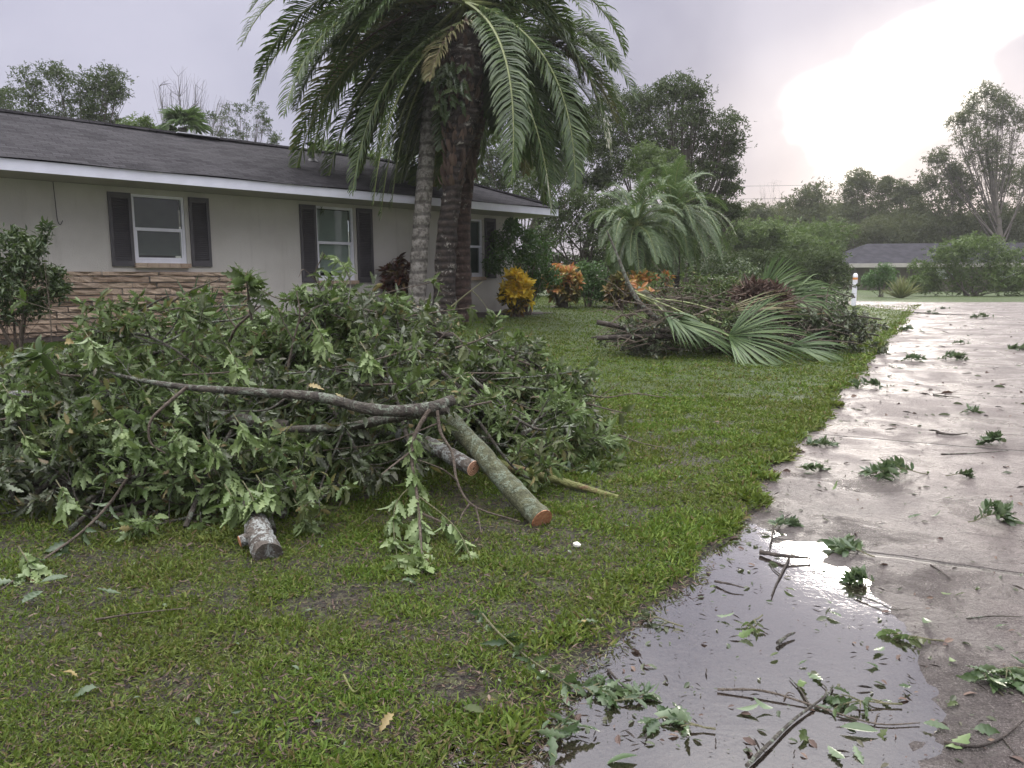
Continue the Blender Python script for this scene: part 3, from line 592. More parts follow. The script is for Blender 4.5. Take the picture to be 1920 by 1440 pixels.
# ------------------------------------------------------------ palm group
def palm_trunk(t, pts, rads, m, lump=.05, boots=0, bootm='pdark', n=50):
    P = spl(pts, n); rr = np.interp(np.linspace(0, 1, n), np.linspace(0, 1, len(rads)), rads); rr = rr*(1+.035*np.sin(np.arange(n)*2.4))
    MB().tube(P, rr, 18, lump=lump).build('trunk', M[m], t, smooth=True); return P, rr
YA, YB, YC = 16.0, 16.7, 17.2
def gb(px, Yd): p = at(px, 570, Yd); p[2] = float(gz(p[0], p[1])); return p
bA = gb(829, YA); pa = thing('date_palm', bA, 'tall palm with dark ringed trunk leaning right and the fullest arching crown', 'palm tree', 'clump of three tall palms before the house')
cA = at(872, 5, YA)
P_, r_ = palm_trunk(pa, [bA-[0, 0, .1], at(838, 440, YA), at(852, 330, YA), at(862, 220, YA), at(870, 60, YA)], [.27, .20, .185, .22, .42, .36], 'pdark', .10)
bm = MB(); # old leaf bases that thicken the upper trunk
for k in range(320):
    h = rng.uniform(.45, .99); i = int(h*49); a = rng.uniform(0, 2*pi); o = np.array([cos(a), sin(a), 0]); p = P_[i]+o*r_[i]*.86
    place(bm, PLN[0], p[None], (o*.55+[0, 0, .8])[None]+rng.normal(size=(1, 3))*.12, o[None], np.array([rng.uniform(.16, .34)]), 0)
bm.build('leaf_base', M['brown'], pa)
fb = MB() # the fern growing in the boots
for k in range(60):
    p = at(rng.uniform(822, 880), rng.uniform(125, 215), YA)+[0, -.45, 0]; D0 = np.array([rng.normal()*.5, -.5, -1.0])
    place(fb, LOB[k % 6], p[None], D0[None], np.array([[0, -1, .3]]), np.array([rng.uniform(.18, .36)]))
fb.build('fern', M['bushdk'], pa)
fronds(pa, None, cA, 54, 4.5, (R(-38), R(70)), .60, 104, 'palm', 'petiole', 1.05, wd=.042, seed=4, wind=(-.022, 0), front=1.1, short=.64)
fronds(pa, None, cA-[0, 0, .35], 14, 4.0, (R(-55), R(-8)), .56, 70, 'palm', 'petiole', 1.1, azr=(R(170), R(370)), wd=.038, seed=9, front=1.0, short=.8)
bB = gb(779, YB); pb = thing('date_palm', bB, 'tall palm with pale grey scarred trunk, leftmost trunk of the clump', 'palm tree', 'clump of three tall palms before the house')
palm_trunk(pb, [bB-[0, 0, .1], at(785, 500, YB), at(797, 330, YB), at(808, 200, YB), at(822, 90, YB)], [.22, .185, .175, .17, .17], 'pgrey', .035)
fronds(pb, None, at(822, 40, YB), 20, 4.5, (R(-30), R(60)), .58, 98, 'palm', 'petiole', 1.05, azr=(R(95), R(232)), wd=.036, seed=14)
bC = gb(868, YC); pc = thing('date_palm', bC, 'slimmer palm with reddish brown trunk behind the dark one', 'palm tree', 'clump of three tall palms before the house')
palm_trunk(pc, [bC-[0, 0, .1], at(868, 420, YC), at(882, 300, YC), at(905, 200, YC), at(940, 110, YC)], [.20, .165, .15, .15, .17], 'pred', .07)
fronds(pc, None, at(950, 95, YC), 44, 3.2, (R(-50), R(45)), .56, 96, 'palm', 'petiole', 1.05, wd=.036, seed=22, front=.8)
sp_ = MB()
for k in range(12):
    a = rng.uniform(0, 6.28); p = at(886+rng.normal()*3, 282, YC)+[cos(a)*.05, -.3+sin(a)*.05, 0]; e = p+[rng.normal()*.08, rng.normal()*.05, -rng.uniform(.5, .85)]
    sp_.tube(spl([p, (p+e)/2+rng.normal(size=3)*.03, e], 7), [.02, .035, .04, .045, .04, .03, .01], 5)
sp_.build('dead_spathe', M['brown'], pc)

# small feathery palms at the lawn's far side
for k, (px, py, Yd, lab, L, n, sd_) in enumerate([(1192, 428, 24.0, 'low feathery palm, left of the two small palms behind the crotons', 2.0, 46, 31), (1264, 400, 26.0, 'bushy feathery palm, right and taller of the two small palms', 2.35, 54, 33)]):
    b0 = gb(px+4, Yd); t = thing('pygmy_palm', b0, lab, 'palm tree', 'two small feathery palms'); c = at(px, py, Yd)
    palm_trunk(t, [b0-[0, 0, .1], b0*.5+c*.5+[.05, 0, 0], c], [.11, .10, .12], 'pdark', .12, n=24)
    fronds(t, None, c, n, L, (R(-45), R(80)), .30, 74, 'palmlt', 'petiole', 1.1, wd=.024, seed=sd_, wind=(.010, 0))

# ------------------------------------------------------------ trees
GT = 'trees behind the ranch house'
tree('oak_tree', 'dense oak crown cut off by the left edge above the roof', 34, (20, 0), [(-30, 200, 45), (10, 210, 38), (35, 240, 30), (-10, 260, 40), (5, 180, 22), (60, 245, 24)], .3, .17, .8, 'tree', group=GT)
tree('oak_tree', 'broad leafy oak with a two-lobed crown above the roof', 31, (140, 0), [(80, 165, 32), (105, 140, 26), (70, 200, 32), (120, 190, 36), (150, 165, 30), (180, 160, 30), (215, 150, 26), (225, 180, 22), (195, 200, 32), (145, 230, 30), (95, 235, 30), (205, 235, 22), (60, 230, 26), (170, 215, 30)], .26, .16, 1.0, 'tree', group=GT, wind=.25)
tree('bare_tree', 'leafless storm-stripped tree with fine swept twigs behind the roof', 33, (330, 0), [(305, 165, 26), (345, 150, 28), (375, 165, 28), (400, 190, 26), (360, 195, 26), (300, 205, 22), (330, 185, 24), (425, 205, 18)], .14, .1, 0, 'tree', group=GT, twigs=26, wind=.8)
t = thing('cabbage_palm', gb(340, 29), 'small fan palm peeking over the roof ridge', 'palm tree', GT)
palm_trunk(t, [gb(340, 29), at(343, 240, 29)], [.16, .14], 'trunk', .08, n=20)
fr0 = MB()
for k in range(40):
    a = rng.uniform(0, 6.28); e = rng.uniform(-.8, 1.4); D0 = np.array([cos(a)*cos(e), sin(a)*cos(e), sin(e)]); h = at(343, 244, 29)+D0*.42
    for q in range(16):
        b2 = (q-7.5)*.16; s_v = unit(np.cross(D0, [0, 0, 1.])); dd = unit(D0*cos(b2)+s_v*sin(b2)+[0, 0, -.25*rng.random()]); place(fr0, (PLN[1][0]*[1, .35, 1], PLN[1][1]), h[None], dd[None], np.array([[0, 0, 1.]])+rng.normal(size=(1, 3))*.2, np.array([rng.uniform(.5, .75)]))
fr0.build('crown', M['palmlt'], t)
tree('small_tree', 'round yellow-green treetop between the oak and the fan palm', 27, (262, 0), [(255, 242, 22), (275, 238, 18), (240, 250, 14)], .12, .13, .9, 'treelt', group=GT)
tree('sparse_tree', 'thin tree with scattered grey-green leaves right of the fan palm', 30, (440, 0), [(425, 225, 22), (455, 210, 22), (480, 205, 18), (495, 225, 16), (500, 250, 18), (465, 245, 24), (440, 255, 22), (410, 250, 18), (395, 225, 15), (515, 265, 12)], .12, .12, .28, 'tree', group=GT, twigs=16)
tree('small_tree', 'low leafy treetop behind the vent pipe', 34, (630, 0), [(610, 278, 20), (640, 285, 22), (585, 290, 12)], .12, .16, .7, 'treelt', group=GT)
tree('small_tree', 'low leafy treetop seen between the palm fronds and the grey trunk', 34, (745, 0), [(715, 300, 22), (745, 290, 22), (765, 300, 18), (690, 300, 16)], .12, .16, .6, 'treelt', group=GT)
GB = 'tall trees to the right of the palms'
big = [(1150, 205, 34), (1185, 200, 34), (1215, 190, 30), (1245, 180, 30), (1275, 172, 30), (1300, 185, 28), (1310, 215, 26), (1290, 240, 40), (1250, 230, 42), (1210, 240, 42), (1170, 250, 42), (1240, 275, 42), (1290, 285, 42), (1330, 265, 28), (1360, 240, 30), (1378, 270, 26), (1350, 295, 28), (1320, 320, 30), (1370, 320, 20), (1200, 300, 40), (1160, 310, 36), (1290, 345, 34), (1330, 365, 28), (1370, 352, 18), (1345, 395, 26), (1375, 400, 20), (1310, 400, 36), (1345, 440, 34)]
tree('live_oak', 'huge dark spreading oak right of the palm crown', 36, (1260, 0), big, .5, .21, 1.15, 'tree', group=GB)
tree('understory_tree', 'bright green young tree in front of the big oak above the small palms', 33, (1230, 0), [(1210, 290, 26), (1235, 300, 28), (1260, 300, 26), (1225, 325, 28), (1260, 330, 24), (1195, 320, 18)], .13, .2, .8, 'treelt', group=GB)
tree('understory_tree', 'dark dense tree directly behind the end of the house roof', 31, (1070, 0), [(1000, 340, 30), (1040, 330, 26), (1075, 380, 34), (1110, 400, 34), (1030, 400, 36), (1065, 430, 38), (1110, 450, 34), (1020, 450, 34), (1140, 420, 28), (1150, 380, 26), (980, 380, 26), (1160, 470, 28), (1190, 470, 30), (1230, 470, 34), (1290, 470, 34), (1330, 480, 30)], .25, .19, 1.1, 'tree', group=GB)
tree('understory_tree', 'shadowy tree whose gaps let the sky through behind the palm fronds', 35, (960, 0), [(930, 300, 30), (965, 280, 34), (1010, 270, 34), (1060, 250, 34), (1110, 250, 30), (905, 340, 30), (950, 345, 30), (1090, 345, 22), (1120, 290, 30), (1120, 340, 18), (900, 260, 30), (1150, 270, 28), (1140, 330, 26), (1060, 300, 30), (1020, 320, 28), (980, 310, 28), (1080, 210, 24), (1110, 215, 24)], .24, .2, 1.2, 'tree', group=GB)
tree('dense_hedge', 'dense shadowy undergrowth between the house corner and the small palms', 33, (1060, 0), [(x0+rng.uniform(-8, 8), y0+rng.uniform(-6, 6), 24) for x0 in range(940, 1240, 27) for y0 in (495, 530)], .07, .18, 1.0, 'tree', group=GB, cat='hedge', stems=6, twigs=3)
tree('dense_hedge', 'dense shadowy undergrowth from the small palms to the marker post', 38, (1400, 0), [(x0+rng.uniform(-8, 8), y0+rng.uniform(-6, 6), 24) for x0 in range(1240, 1590, 27) for y0 in (495, 530)], .07, .2, 1.0, 'tree', group=GB, cat='hedge', stems=6, twigs=3)
fw = MB(); nG = 2600; gxx = rng.uniform(12, 125, nG); ppx = 960+gxx/92*F; topz = 1.4+(112+30*vnoise(gxx, gxx*0, .12, 4)+22*vnoise(gxx, gxx*0, .5, 8))/F*92; gzz = .2+(topz-.2)*rng.random(nG)**.75
P_f = np.repeat(np.stack([gxx, 92+rng.uniform(-3, 3, nG), gzz], 1), 26, 0)+rng.normal(size=(nG*26, 3))*[.9, .8, .6]; place(fw, SPR, P_f, rdir(len(P_f)), rdir(len(P_f), 1), rng.uniform(.35, .8, len(P_f))); tag(fw.build('far_wood', M['treefar']), 'far wood closing off the view beyond the road', 'wood', kind='stuff')
GF = 'hazy trees along the far side of the road'
far = [
 ('leafless young tree sticking up at the left of the far tree row', 62, (1450, 0), [(1428, 355, 16), (1448, 345, 16), (1470, 365, 16), (1440, 380, 16)], 'bare'),
 ('round-topped hazy tree just right of the leafless young tree', 60, (1510, 0), [(1500, 375, 28), (1520, 365, 26), (1540, 385, 26), (1480, 400, 28), (1510, 410, 34), (1550, 420, 28), (1460, 420, 28)], ''),
 ('twin-crowned hazy tree in the middle under the brightest sky', 64, (1615, 0), [(1608, 335, 20), (1590, 355, 22), (1625, 350, 22), (1655, 355, 20), (1665, 345, 14), (1600, 385, 28), (1640, 385, 28), (1585, 410, 24), (1620, 420, 30), (1660, 410, 24)], ''),
 ('slim open-crowned tree left of the tallest far tree', 62, (1705, 0), [(1700, 352, 18), (1715, 362, 16), (1685, 372, 16), (1705, 390, 22), (1695, 415, 22), (1725, 395, 16)], ''),
 ('dense mid-height tree at the foot of the tallest far tree', 58, (1770, 0), [(1750, 340, 22), (1780, 330, 24), (1810, 345, 26), (1770, 370, 32), (1800, 390, 34), (1745, 390, 28), (1780, 425, 36), (1735, 425, 28), (1840, 400, 30)], ''),
 ('dark hazy tree filling the right edge of the far row', 60, (1900, 0), [(1880, 350, 26), (1910, 330, 26), (1930, 370, 34), (1890, 400, 34), (1850, 420, 34), (1920, 420, 36), (1880, 440, 30)], ''),
 ('bushy low tree at the left end of the far row', 55, (1420, 0), [(1410, 395, 20), (1430, 405, 22), (1400, 430, 28), (1440, 440, 28), (1420, 465, 34), (1380, 460, 28)], ''),
]
for lab, Yd, root, cl_, k in far:
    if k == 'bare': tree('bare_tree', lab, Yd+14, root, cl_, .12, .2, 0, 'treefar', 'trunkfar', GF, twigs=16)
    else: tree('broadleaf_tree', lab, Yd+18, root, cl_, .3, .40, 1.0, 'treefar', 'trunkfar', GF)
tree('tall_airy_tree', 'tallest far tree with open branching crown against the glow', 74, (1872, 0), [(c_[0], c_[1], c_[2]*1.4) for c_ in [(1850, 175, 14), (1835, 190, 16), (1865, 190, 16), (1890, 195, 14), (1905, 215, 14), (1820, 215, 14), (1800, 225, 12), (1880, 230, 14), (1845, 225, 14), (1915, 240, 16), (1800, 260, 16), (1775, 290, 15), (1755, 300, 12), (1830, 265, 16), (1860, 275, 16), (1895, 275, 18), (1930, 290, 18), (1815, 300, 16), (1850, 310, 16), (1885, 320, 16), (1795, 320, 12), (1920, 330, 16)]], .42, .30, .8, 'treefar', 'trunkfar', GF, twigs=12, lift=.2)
GU = 'scrub and bushes under the far trees'
for i, (x0, lab, Yd) in enumerate([(1400, 'green scrub just right of the small feathery palms', 46), (1480, 'green scrub behind the fan leaves of the storm pile', 48), (1515, 'scrub beside the gable end of the distant house', 52), (1640, 'scrub rising behind the left end of the distant roof', 76), (1740, 'scrub rising behind the middle of the distant roof', 76), (1850, 'scrub rising behind the right end of the distant roof', 76), (1940, 'scrub leaving the frame behind the distant roof', 76)]):
    cl_ = [(x0+rng.uniform(-50, 50), rng.uniform(425, 470 if Yd > 60 else 535), rng.uniform(24, 36)) for _ in range(15)]
    tree('scrub_thicket', lab, Yd, (x0, 0), cl_, .10, .30, .9, 'treefar' if i > 2 else 'treelt', 'trunkfar', GU, 'bush', stems=4, twigs=4)
cl_ = [(x, y, r) for x, y, r in [(1740, 510, 26), (1770, 480, 26), (1800, 470, 28), (1830, 462, 26), (1860, 475, 28), (1890, 490, 28), (1800, 510, 34), (1850, 515, 34), (1760, 530, 24), (1820, 535, 30), (1880, 530, 30), (1920, 520, 26), (1905, 540, 22), (1725, 535, 18)]]
tree('large_shrub', 'big rounded shrub in front of the distant house roof', 47, (1820, 0), cl_, .08, .26, 1.1, 'treelt', 'trunkfar', GU, 'bush', stems=5)
tree('large_shrub', 'fine-leaved upright bush beside the corner of the distant house', 44, (1650, 0), [(1640, 520, 16), (1660, 515, 18), (1650, 530, 18), (1630, 530, 14), (1670, 530, 14), (1655, 505, 14)], .04, .13, 1.2, 'bush', 'trunkfar', GU, 'bush', stems=6)
def straps(name, label, p, n, L, wd, m, spread=.9, cat='plant', up=.9):
    t = thing(name, p, label, cat); mb = MB(); a = rng.uniform(0, 6.28, n); e = rng.uniform(up-spread*.5, 1.5, n)
    D0 = np.stack([np.cos(a)*np.cos(e), np.sin(a)*np.cos(e), np.sin(e)], 1); tm = leaf_t(9, wd, 0, .25, .28, 0, .2)
    place(mb, tm, p+np.stack([np.cos(a), np.sin(a), a*0], 1)*rng.uniform(0, .08, (n, 1)), D0, rdir(n, .6), L*rng.uniform(.6, 1.1, n)); mb.build('foliage', M[m], t); return t
straps('tan_grass_clump', 'pale tan ornamental grass clump beside the fine-leaved bush', gb(1688, 42), 170, 1.3, .02, 'dry', .9)
straps('strappy_plant', 'dark green strap-leaved plant under the left window', hloc(5.55, 1.15), 60, 1.05, .028, 'iris', .8)
straps('liriope_clump', 'low grassy border plant at the wall below the middle window', hloc(9.0, .55), 150, .42, .03, 'iris', .9)
straps('liriope_clump', 'low grassy border plant at the wall right of the middle window', hloc(10.3, .5), 150, .42, .03, 'iris', .9)
# shrub at the left edge
t = tree('broadleaf_shrub', 'leggy dark broadleaf shrub against the wall at the left edge', 11.0, (20, 0), [(-10, 470, 34), (20, 450, 26), (50, 470, 26), (15, 500, 36), (60, 500, 26), (90, 520, 22), (40, 540, 34), (100, 545, 18), (-20, 540, 36), (60, 570, 28), (10, 580, 34), (-40, 500, 34)], .025, .095, 1.1, 'bushdk', 'twig', None, 'shrub', PLN, stems=6, twigs=5)
tree('upright_shoot', 'tall twin-leafed shoot rising from the left shrub', 10.8, (85, 0), [(90, 425, 9), (80, 445, 10), (70, 470, 10)], .012, .10, .12, 'bushdk', 'twig', None, 'shrub', PLN, twigs=3)
tree('leafy_shrub', 'bright green feathery shrub covering the house corner', 19.6, (985, 0), [(935, 455, 24), (960, 440, 24), (990, 450, 22), (1010, 470, 24), (940, 485, 26), (975, 480, 28), (1010, 500, 26), (1030, 520, 20), (995, 530, 22), (925, 500, 18), (960, 425, 12), (1000, 545, 16)], .03, .10, 1.3, 'bush', 'twig', None, 'shrub', SML, stems=6)
tree('leafy_shrub', 'bright green rounded shrub between the two orange crotons', 23.2, (1103, 0), [(1095, 505, 20), (1115, 510, 20), (1105, 530, 22), (1125, 535, 18), (1088, 540, 18), (1110, 550, 18), (1130, 555, 12)], .03, .10, 1.3, 'bush', 'twig', None, 'shrub', SML, stems=5)
tree('leafy_shrub', 'low mixed greenery behind the orange crotons and small palms', 28.0, (1200, 0), [(1150, 500, 26), (1190, 505, 26), (1230, 500, 26), (1270, 505, 26), (1310, 510, 26), (1350, 515, 24), (1160, 470, 20), (1340, 490, 24), (1385, 510, 24), (1420, 520, 24)], .03, .13, 1.1, 'bushdk', 'twig', None, 'shrub', SML, stems=8)
def croton(label, Yd, px, py, w_, h_, n, mtop, mlow, split, seed):
    r = np.random.default_rng(seed); b0 = gb(px, Yd); t = thing('croton', b0, label, 'croton shrub', 'coloured croton shrubs'); s = Yd/F
    c = at(px, py, Yd); zt_ = c[2]+h_*s*.5; c[2] = (zt_+b0[2]+.1)/2; h_ = (zt_-b0[2]-.1)/s; top = MB(); low = MB(); st = MB()
    for k in range(n):
        d = unit(r.normal(size=3)+[0, -.45, .1]); p = c+d*np.array([w_*s*.5, w_*s*.45, max(h_*s*.5, .0)])*r.uniform(.45, 1); p[2] = max(p[2], b0[2]+.12); 
        st.tube(spl([b0+[r.normal()*.08, r.normal()*.08, 0], (b0+p)/2+[0, 0, .05], p], 6), np.linspace(.014, .006, 6), 5)
        q = 15; a = r.uniform(0, 6.28, q); e = r.uniform(-.1, 1.2, q); ax = unit(d+[0, 0, .9]); u1 = unit(np.cross(ax, [1, .1, 0])); u2 = np.cross(ax, u1)
        D0 = ax*np.sin(e)[:, None]+(u1*np.cos(a)[:, None]+u2*np.sin(a)[:, None])*np.cos(e)[:, None]
        scat(top if (p[2]-c[2])/(h_*s*.5)+r.normal()*.25 > split else low, CRO, np.repeat(p[None], q, 0)-ax*r.uniform(0, .10, (q, 1)), D0, rdir(q, .5)+ax, r.uniform(.16, .30, q))
    st.build('stem', M['twig'], t); top.build('foliage', M[mtop], t); lo = low.build('lower_foliage', M[mlow], t)
croton('bright yellow croton in front of the house corner', 19.0, 968, 532, 56, 50, 64, 'cyel', 'cgrn', -.25, 1)
croton('orange-red croton bush right of the yellow one', 22.4, 1055, 525, 68, 66, 90, 'cora', 'cgrn', .0, 2)
croton('low yellow-green croton half behind the leaning stick', 22.6, 1160, 536, 50, 44, 56, 'cgrn', 'cred', -.4, 3)
croton('orange croton right of the leaning stick', 23.0, 1205, 532, 54, 46, 64, 'cora', 'cgrn', -.1, 4)
croton('small upright orange croton, farthest right of the crotons', 23.4, 1250, 525, 18, 44, 18, 'cora', 'cgrn', .1, 5)
croton('dark maroon croton at the wall left of the palm trunks', 17.4, 750, 512, 62, 60, 60, 'cred', 'cred', 0, 6)

# ------------------------------------------------------------ distant house, marker post, wires
YD = 66; fz_ = float(gz(25, 60)); 
dh = thing('distant_house', at(1760, 540, YD), 'low dark-roofed house behind shrubs at the far right', 'house')
def dp(px, py, Yd=YD): return at(px, py, Yd)
e0, e1 = dp(1592, 494), dp(2060, 490); r0_, r1_ = dp(1626, 457, YD+5), dp(2060, 449, YD+5)
ze = float(e0[2]); zr_ = float(r0_[2]); e0[2] = e1[2] = ze; r0_[2] = r1_[2] = zr_
bk = np.array([0, 10., 0])
mb = MB().add([e0, e1, r1_, r0_], [(0, 1, 2, 3)]).add([e0, r0_, e0+bk], [(0, 1, 2)]).add([e1, e1+bk, r1_], [(0, 1, 2)]).add([e0+bk, r0_, r1_, e1+bk], [(0, 1, 2, 3)])
M['roofdk'] = plain('dark_roof', (.040, .039, .046), .95, .25, 1.5, .02, spec=.05)
mb.build('roof', M['roofdk'], dh)
MB().box((e0[0], e0[1]-.02, ze-.34), (e1[0], e0[1]+.06, ze-.0)).build('fascia', M['soffit'], dh)
MB().box((e0[0]+1.1, e0[1]+1.0, fz_-.3), (e1[0]-1, e0[1]+9, ze-.02)).build('wall', plain('taupe_wall', (.12, .105, .085), .85, .1, 2), dh)
MB().box((e0[0]+.2, e0[1]+.05, ze-.36), (e1[0], e0[1]+9.5, ze-.342)).build('soffit', M['soffit'], dh)
w1 = MB()
for xx in (8, 13.5): w1.box((e0[0]+xx, e0[1]+.96, fz_+.9), (e0[0]+xx+1.4, e0[1]+.998, ze-.5))
w1.build('window', M['wframe'], dh)
pb0 = G(1600, 574); mp = thing('marker_post', pb0, 'white marker post with an orange band near its rounded top', 'marker post'); Ym = float(pb0[1])
hp = float(at(1602, 512, Ym)[2]-pb0[2]); rp = 4.3*Ym/F
MB().tube([pb0, pb0+[.02, 0, hp*.80]], rp, 16).build('post', M['white'], mp, smooth=False)
MB().tube([pb0+[.02, 0, hp*.80], pb0+[.021, 0, hp*.87]], rp*1.02, 16).build('band', M['orange'], mp)
MB().tube([pb0+[.021, 0, hp*.87], pb0+[.021, 0, hp*.93], pb0+[.022, 0, hp*.98], pb0+[.022, 0, hp]], [rp, rp, rp*.7, rp*.1], 16).build('cap', M['white'], mp, smooth=True)
for k, (ya, yb_) in enumerate([(343, 318), (366, 345)]):
    A = at(1180, ya+8, 120); B = at(2100, yb_-8, 105); P = spl([A, (A+B)/2+[0, 0, -.9], B], 30)
    tag(MB().tube(P, .022, 4).build('power_line', M['black']), ['upper overhead wire crossing the bright sky', 'lower overhead wire crossing the bright sky'][k], 'power line', 'overhead wires')

# ------------------------------------------------------------ near brush pile
def mound(x, y):
    a = 1-((x+2.0)/2.5)**2-((y-5.85)/1.52)**2; b_ = 1-((x+.45)/1.05)**2-((y-7.1)/1.6)**2; c = 1-((x+.9)/1.1)**2-((y-5.95)/1.45)**2
    f = lambda q, h: h*np.sqrt(np.clip(q, 0, 1))
    return np.maximum(np.maximum(f(a, 1.13), f(b_, .93)), f(c, 1.13))*(.62+.42*sstep(-4.3, -2.4, x))*(1+.20*vnoise(x, y, 2.3, 61))*(1-.16*sstep(-.9, .4, x))
def leafy(t, path, rad, ntw, tl, per, ls, m='leaf', bm='bark', tmp=None, nsub=2, droop=.35, spread=1.0, up=.3, start=.15, tipwhorl=12, lm=None):
    """a cut limb: tapering wood with twigs that end in whorls of leaves"""
    wd = MB(); fo = MB(); n = len(path); rr = np.linspace(rad, rad*.25, n); wd.tube(path, rr, 8, capmi=0, lump=.03)
    ends = [(path[-1], unit(path[-1]-path[-2]))]
    for k in range(ntw):
        i = int(n*(start+(1-start)*(k+rng.random())/ntw)); i = min(max(i, 1), n-2); T = unit(path[i+1]-path[i-1]); s_v = rdir(1)[0]; s_v = unit(s_v-T*(s_v@T)+[0, 0, up])
        d = unit(T*rng.uniform(.25, .9)+s_v*spread); L = tl*rng.uniform(.5, 1.25); p = [path[i]]
        for q in range(6): d = unit(d+rng.normal(size=3)*.16+[0, 0, -.05]); p.append(p[-1]+d*L/6)
        p = np.array(p); gl_ = gz(p[:, 0], p[:, 1])+.03; p[:, 2] = np.maximum(p[:, 2], gl_); wd.tube(p, np.linspace(rr[i]*.42+.002, .0022, 7), 5, cap=False); ends.append((p[-1], d))
        for q in range(nsub):
            j = rng.integers(2, 6); dd = unit(d+rdir(1)[0]*.9); e = p[j]+dd*L*rng.uniform(.3, .55); wd.tube(spl([p[j], (p[j]+e)/2+[0, 0, .015], e], 4), np.linspace(.0035, .0018, 4), 4, cap=False); ends.append((e, dd))
    for (e, d) in ends:
        k = max(4, int(tipwhorl*rng.uniform(.6, 1.2))); back = rng.random(k)**1.5*tl*.32; P = e-d*back[:, None]; q = rdir(k); q = unit(q-(q@d)[:, None]*d)
        D0 = unit(q*.8+d*rng.uniform(.15, 1.1, (k, 1))+[0, 0, -droop]); sz = ls*rng.uniform(.6, 1.2, k)*(1-.25*back/(tl*.32+1e-6))
        P[:, 2] = np.maximum(P[:, 2], gz(P[:, 0], P[:, 1])+.02); low = P[:, 2]+D0[:, 2]*sz < gz(P[:, 0], P[:, 1])+.02; D0[low, 2] = np.abs(D0[low, 2])*.2
        wl = rng.random(k) < .05; NN = rdir(k, .55); scat(fo, tmp or LOB, P[~wl], D0[~wl], NN[~wl], sz[~wl])
        if wl.any(): scat(fo, LOB, P[wl], D0[wl], NN[wl], sz[wl]*.9, 1)
    wd.build('limb', M[bm], t, smooth=True); fo.build('foliage', [M[m], M['wilt']], t, smooth=True)
GP = 'cut leafy branches heaped in the near brush pile'
def gpt(x, y, h): return np.array([x, y, float(gz(x, y))+h])
k = 0; zones = {0: 'leafy green cut branch lying in the left part of the near pile', 1: 'leafy green cut branch lying in the middle of the near pile', 2: 'thin dark-leaved cut branch in the rear right part of the near pile'}
cnt = 0; quota = {0: 74, 1: 72, 2: 40}
while cnt < 186:
    x = rng.uniform(-4.4, 1.2); y = rng.uniform(4.2, 8.7); mh = float(mound(x, y))
    if mh < .16 or (y < 5.0 and x > -1.0) : continue
    rear = x > -.35 and y > 6.2
    zone = 2 if rear else (0 if x < -1.9 else 1)
    if quota[zone] <= 0: continue
    quota[zone] -= 1; u = rng.uniform(.30, .93) if rng.random() < .8 else rng.uniform(.05, .4)
    a = rng.uniform(0, 2*pi) if not rear else rng.uniform(-.9, .6); L = rng.uniform(.8, 1.5)*(1.0 if not rear else .8)
    P = []
    for q in np.linspace(-.5, .5, 5):
        xx = min(x+cos(a)*L*q, .42); yy = y+sin(a)*L*q; P.append(gpt(xx, yy, max(.05, float(mound(xx, yy))*u-.06+rng.normal()*.03)))
    zone = 2 if rear else (0 if x < -1.9 else 1)
    p0 = gpt(x, y, 0); t = thing('leafy_branch', p0, zones[zone], 'cut branch', GP); cnt += 1
    if rear: leafy(t, spl(P, 14), rng.uniform(.008, .016), 12, .34, 0, .10, 'leafdark' if rng.random() < .55 else 'leaf', 'barkdk', PLN, nsub=3, tipwhorl=13, up=.35)
    else: leafy(t, spl(P, 14), rng.uniform(.010, .022), 13, .36, 0, .108, ['leaf', 'leaf', 'leafdark', 'mid', 'leaf', 'leafdark'][int(rng.integers(6))], 'bark', None, nsub=3, tipwhorl=12, up=.6)

def logx(name, label, cat, pts, rads, m, cut=None, cutend=1, n=26, sides=16, group='sawn limbs in the near pile', lump=.035, pith=False, stub=None):
    """pts: (px, py, depth) triples"""
    P = spl([at(*q) for q in pts], n); rr = np.interp(np.linspace(0, 1, n), np.linspace(0, 1, len(rads)), rads); rr = rr*(1+.04*np.sin(np.arange(n)*.9+len(label)))
    t = thing(name, [P[-1][0], P[-1][1], P[-1][2]-rr[-1]], label, cat, group); MB().tube(P, rr, sides, lump=lump, cap=cut is None).build('bark', M[m], t, smooth=True)
    if cut:
        T = unit(P[-1]-P[-2]); mb = MB(); mb.tube([P[-1]-T*.002, P[-1]+T*.003], [rr[-1]*.985]*2, 28); [mb.tube([P[-1]+T*(.003+.0004*q), P[-1]+T*(.0034+.0004*q)], [rr[-1]*(.88-.11*q)]*2, 24, mi=(q+1) % 2) for q in range(7)]; mb.build('cut_face', [M[cut], M['cutdk']], t)
        if pith: MB().tube([P[-1], P[-1]+T*.006], [rr[-1]*.2]*2, 9).build('pith', M['pith'], t)
    if cut: MB().tube([P[0]-unit(P[1]-P[0])*.003, P[0]+unit(P[1]-P[0])*.002], [rr[0]*.98]*2, 20).build('hidden_cut', M['pith'], t)
    return t, P
gq = lambda px, py, up=.0: (lambda g: float(g[1]))(G(px, py))
d1 = gq(1015, 990)
logx('sawn_log', 'thick mossy log with orange cut end lying on the grass', 'log', [(815, 758, d1+1.15), (880, 825, d1+.75), (950, 905, d1+.3), (1016, 975, d1+.0)], [.060, .062, .064, .066], 'barkgrn', 'cutor')
logx('sawn_log', 'log with round pink sawn end and dark pith facing out of the pile', 'log', [(700, 795, 5.35), (800, 832, 5.05), (887, 878, 4.75)], [.048, .05, .052], 'barkwht', 'cutpink', pith=True)
d2 = gq(1160, 935)
logx('bare_pole', 'slender greenish pole lying on the grass beside the mossy log', 'branch', [(880, 850, d2+.75), (960, 878, d2+.4), (1060, 905, d2+.2), (1160, 933, d2-.02)], [.034, .034, .026, .015], 'bamboo')
d3 = gq(495, 1062)
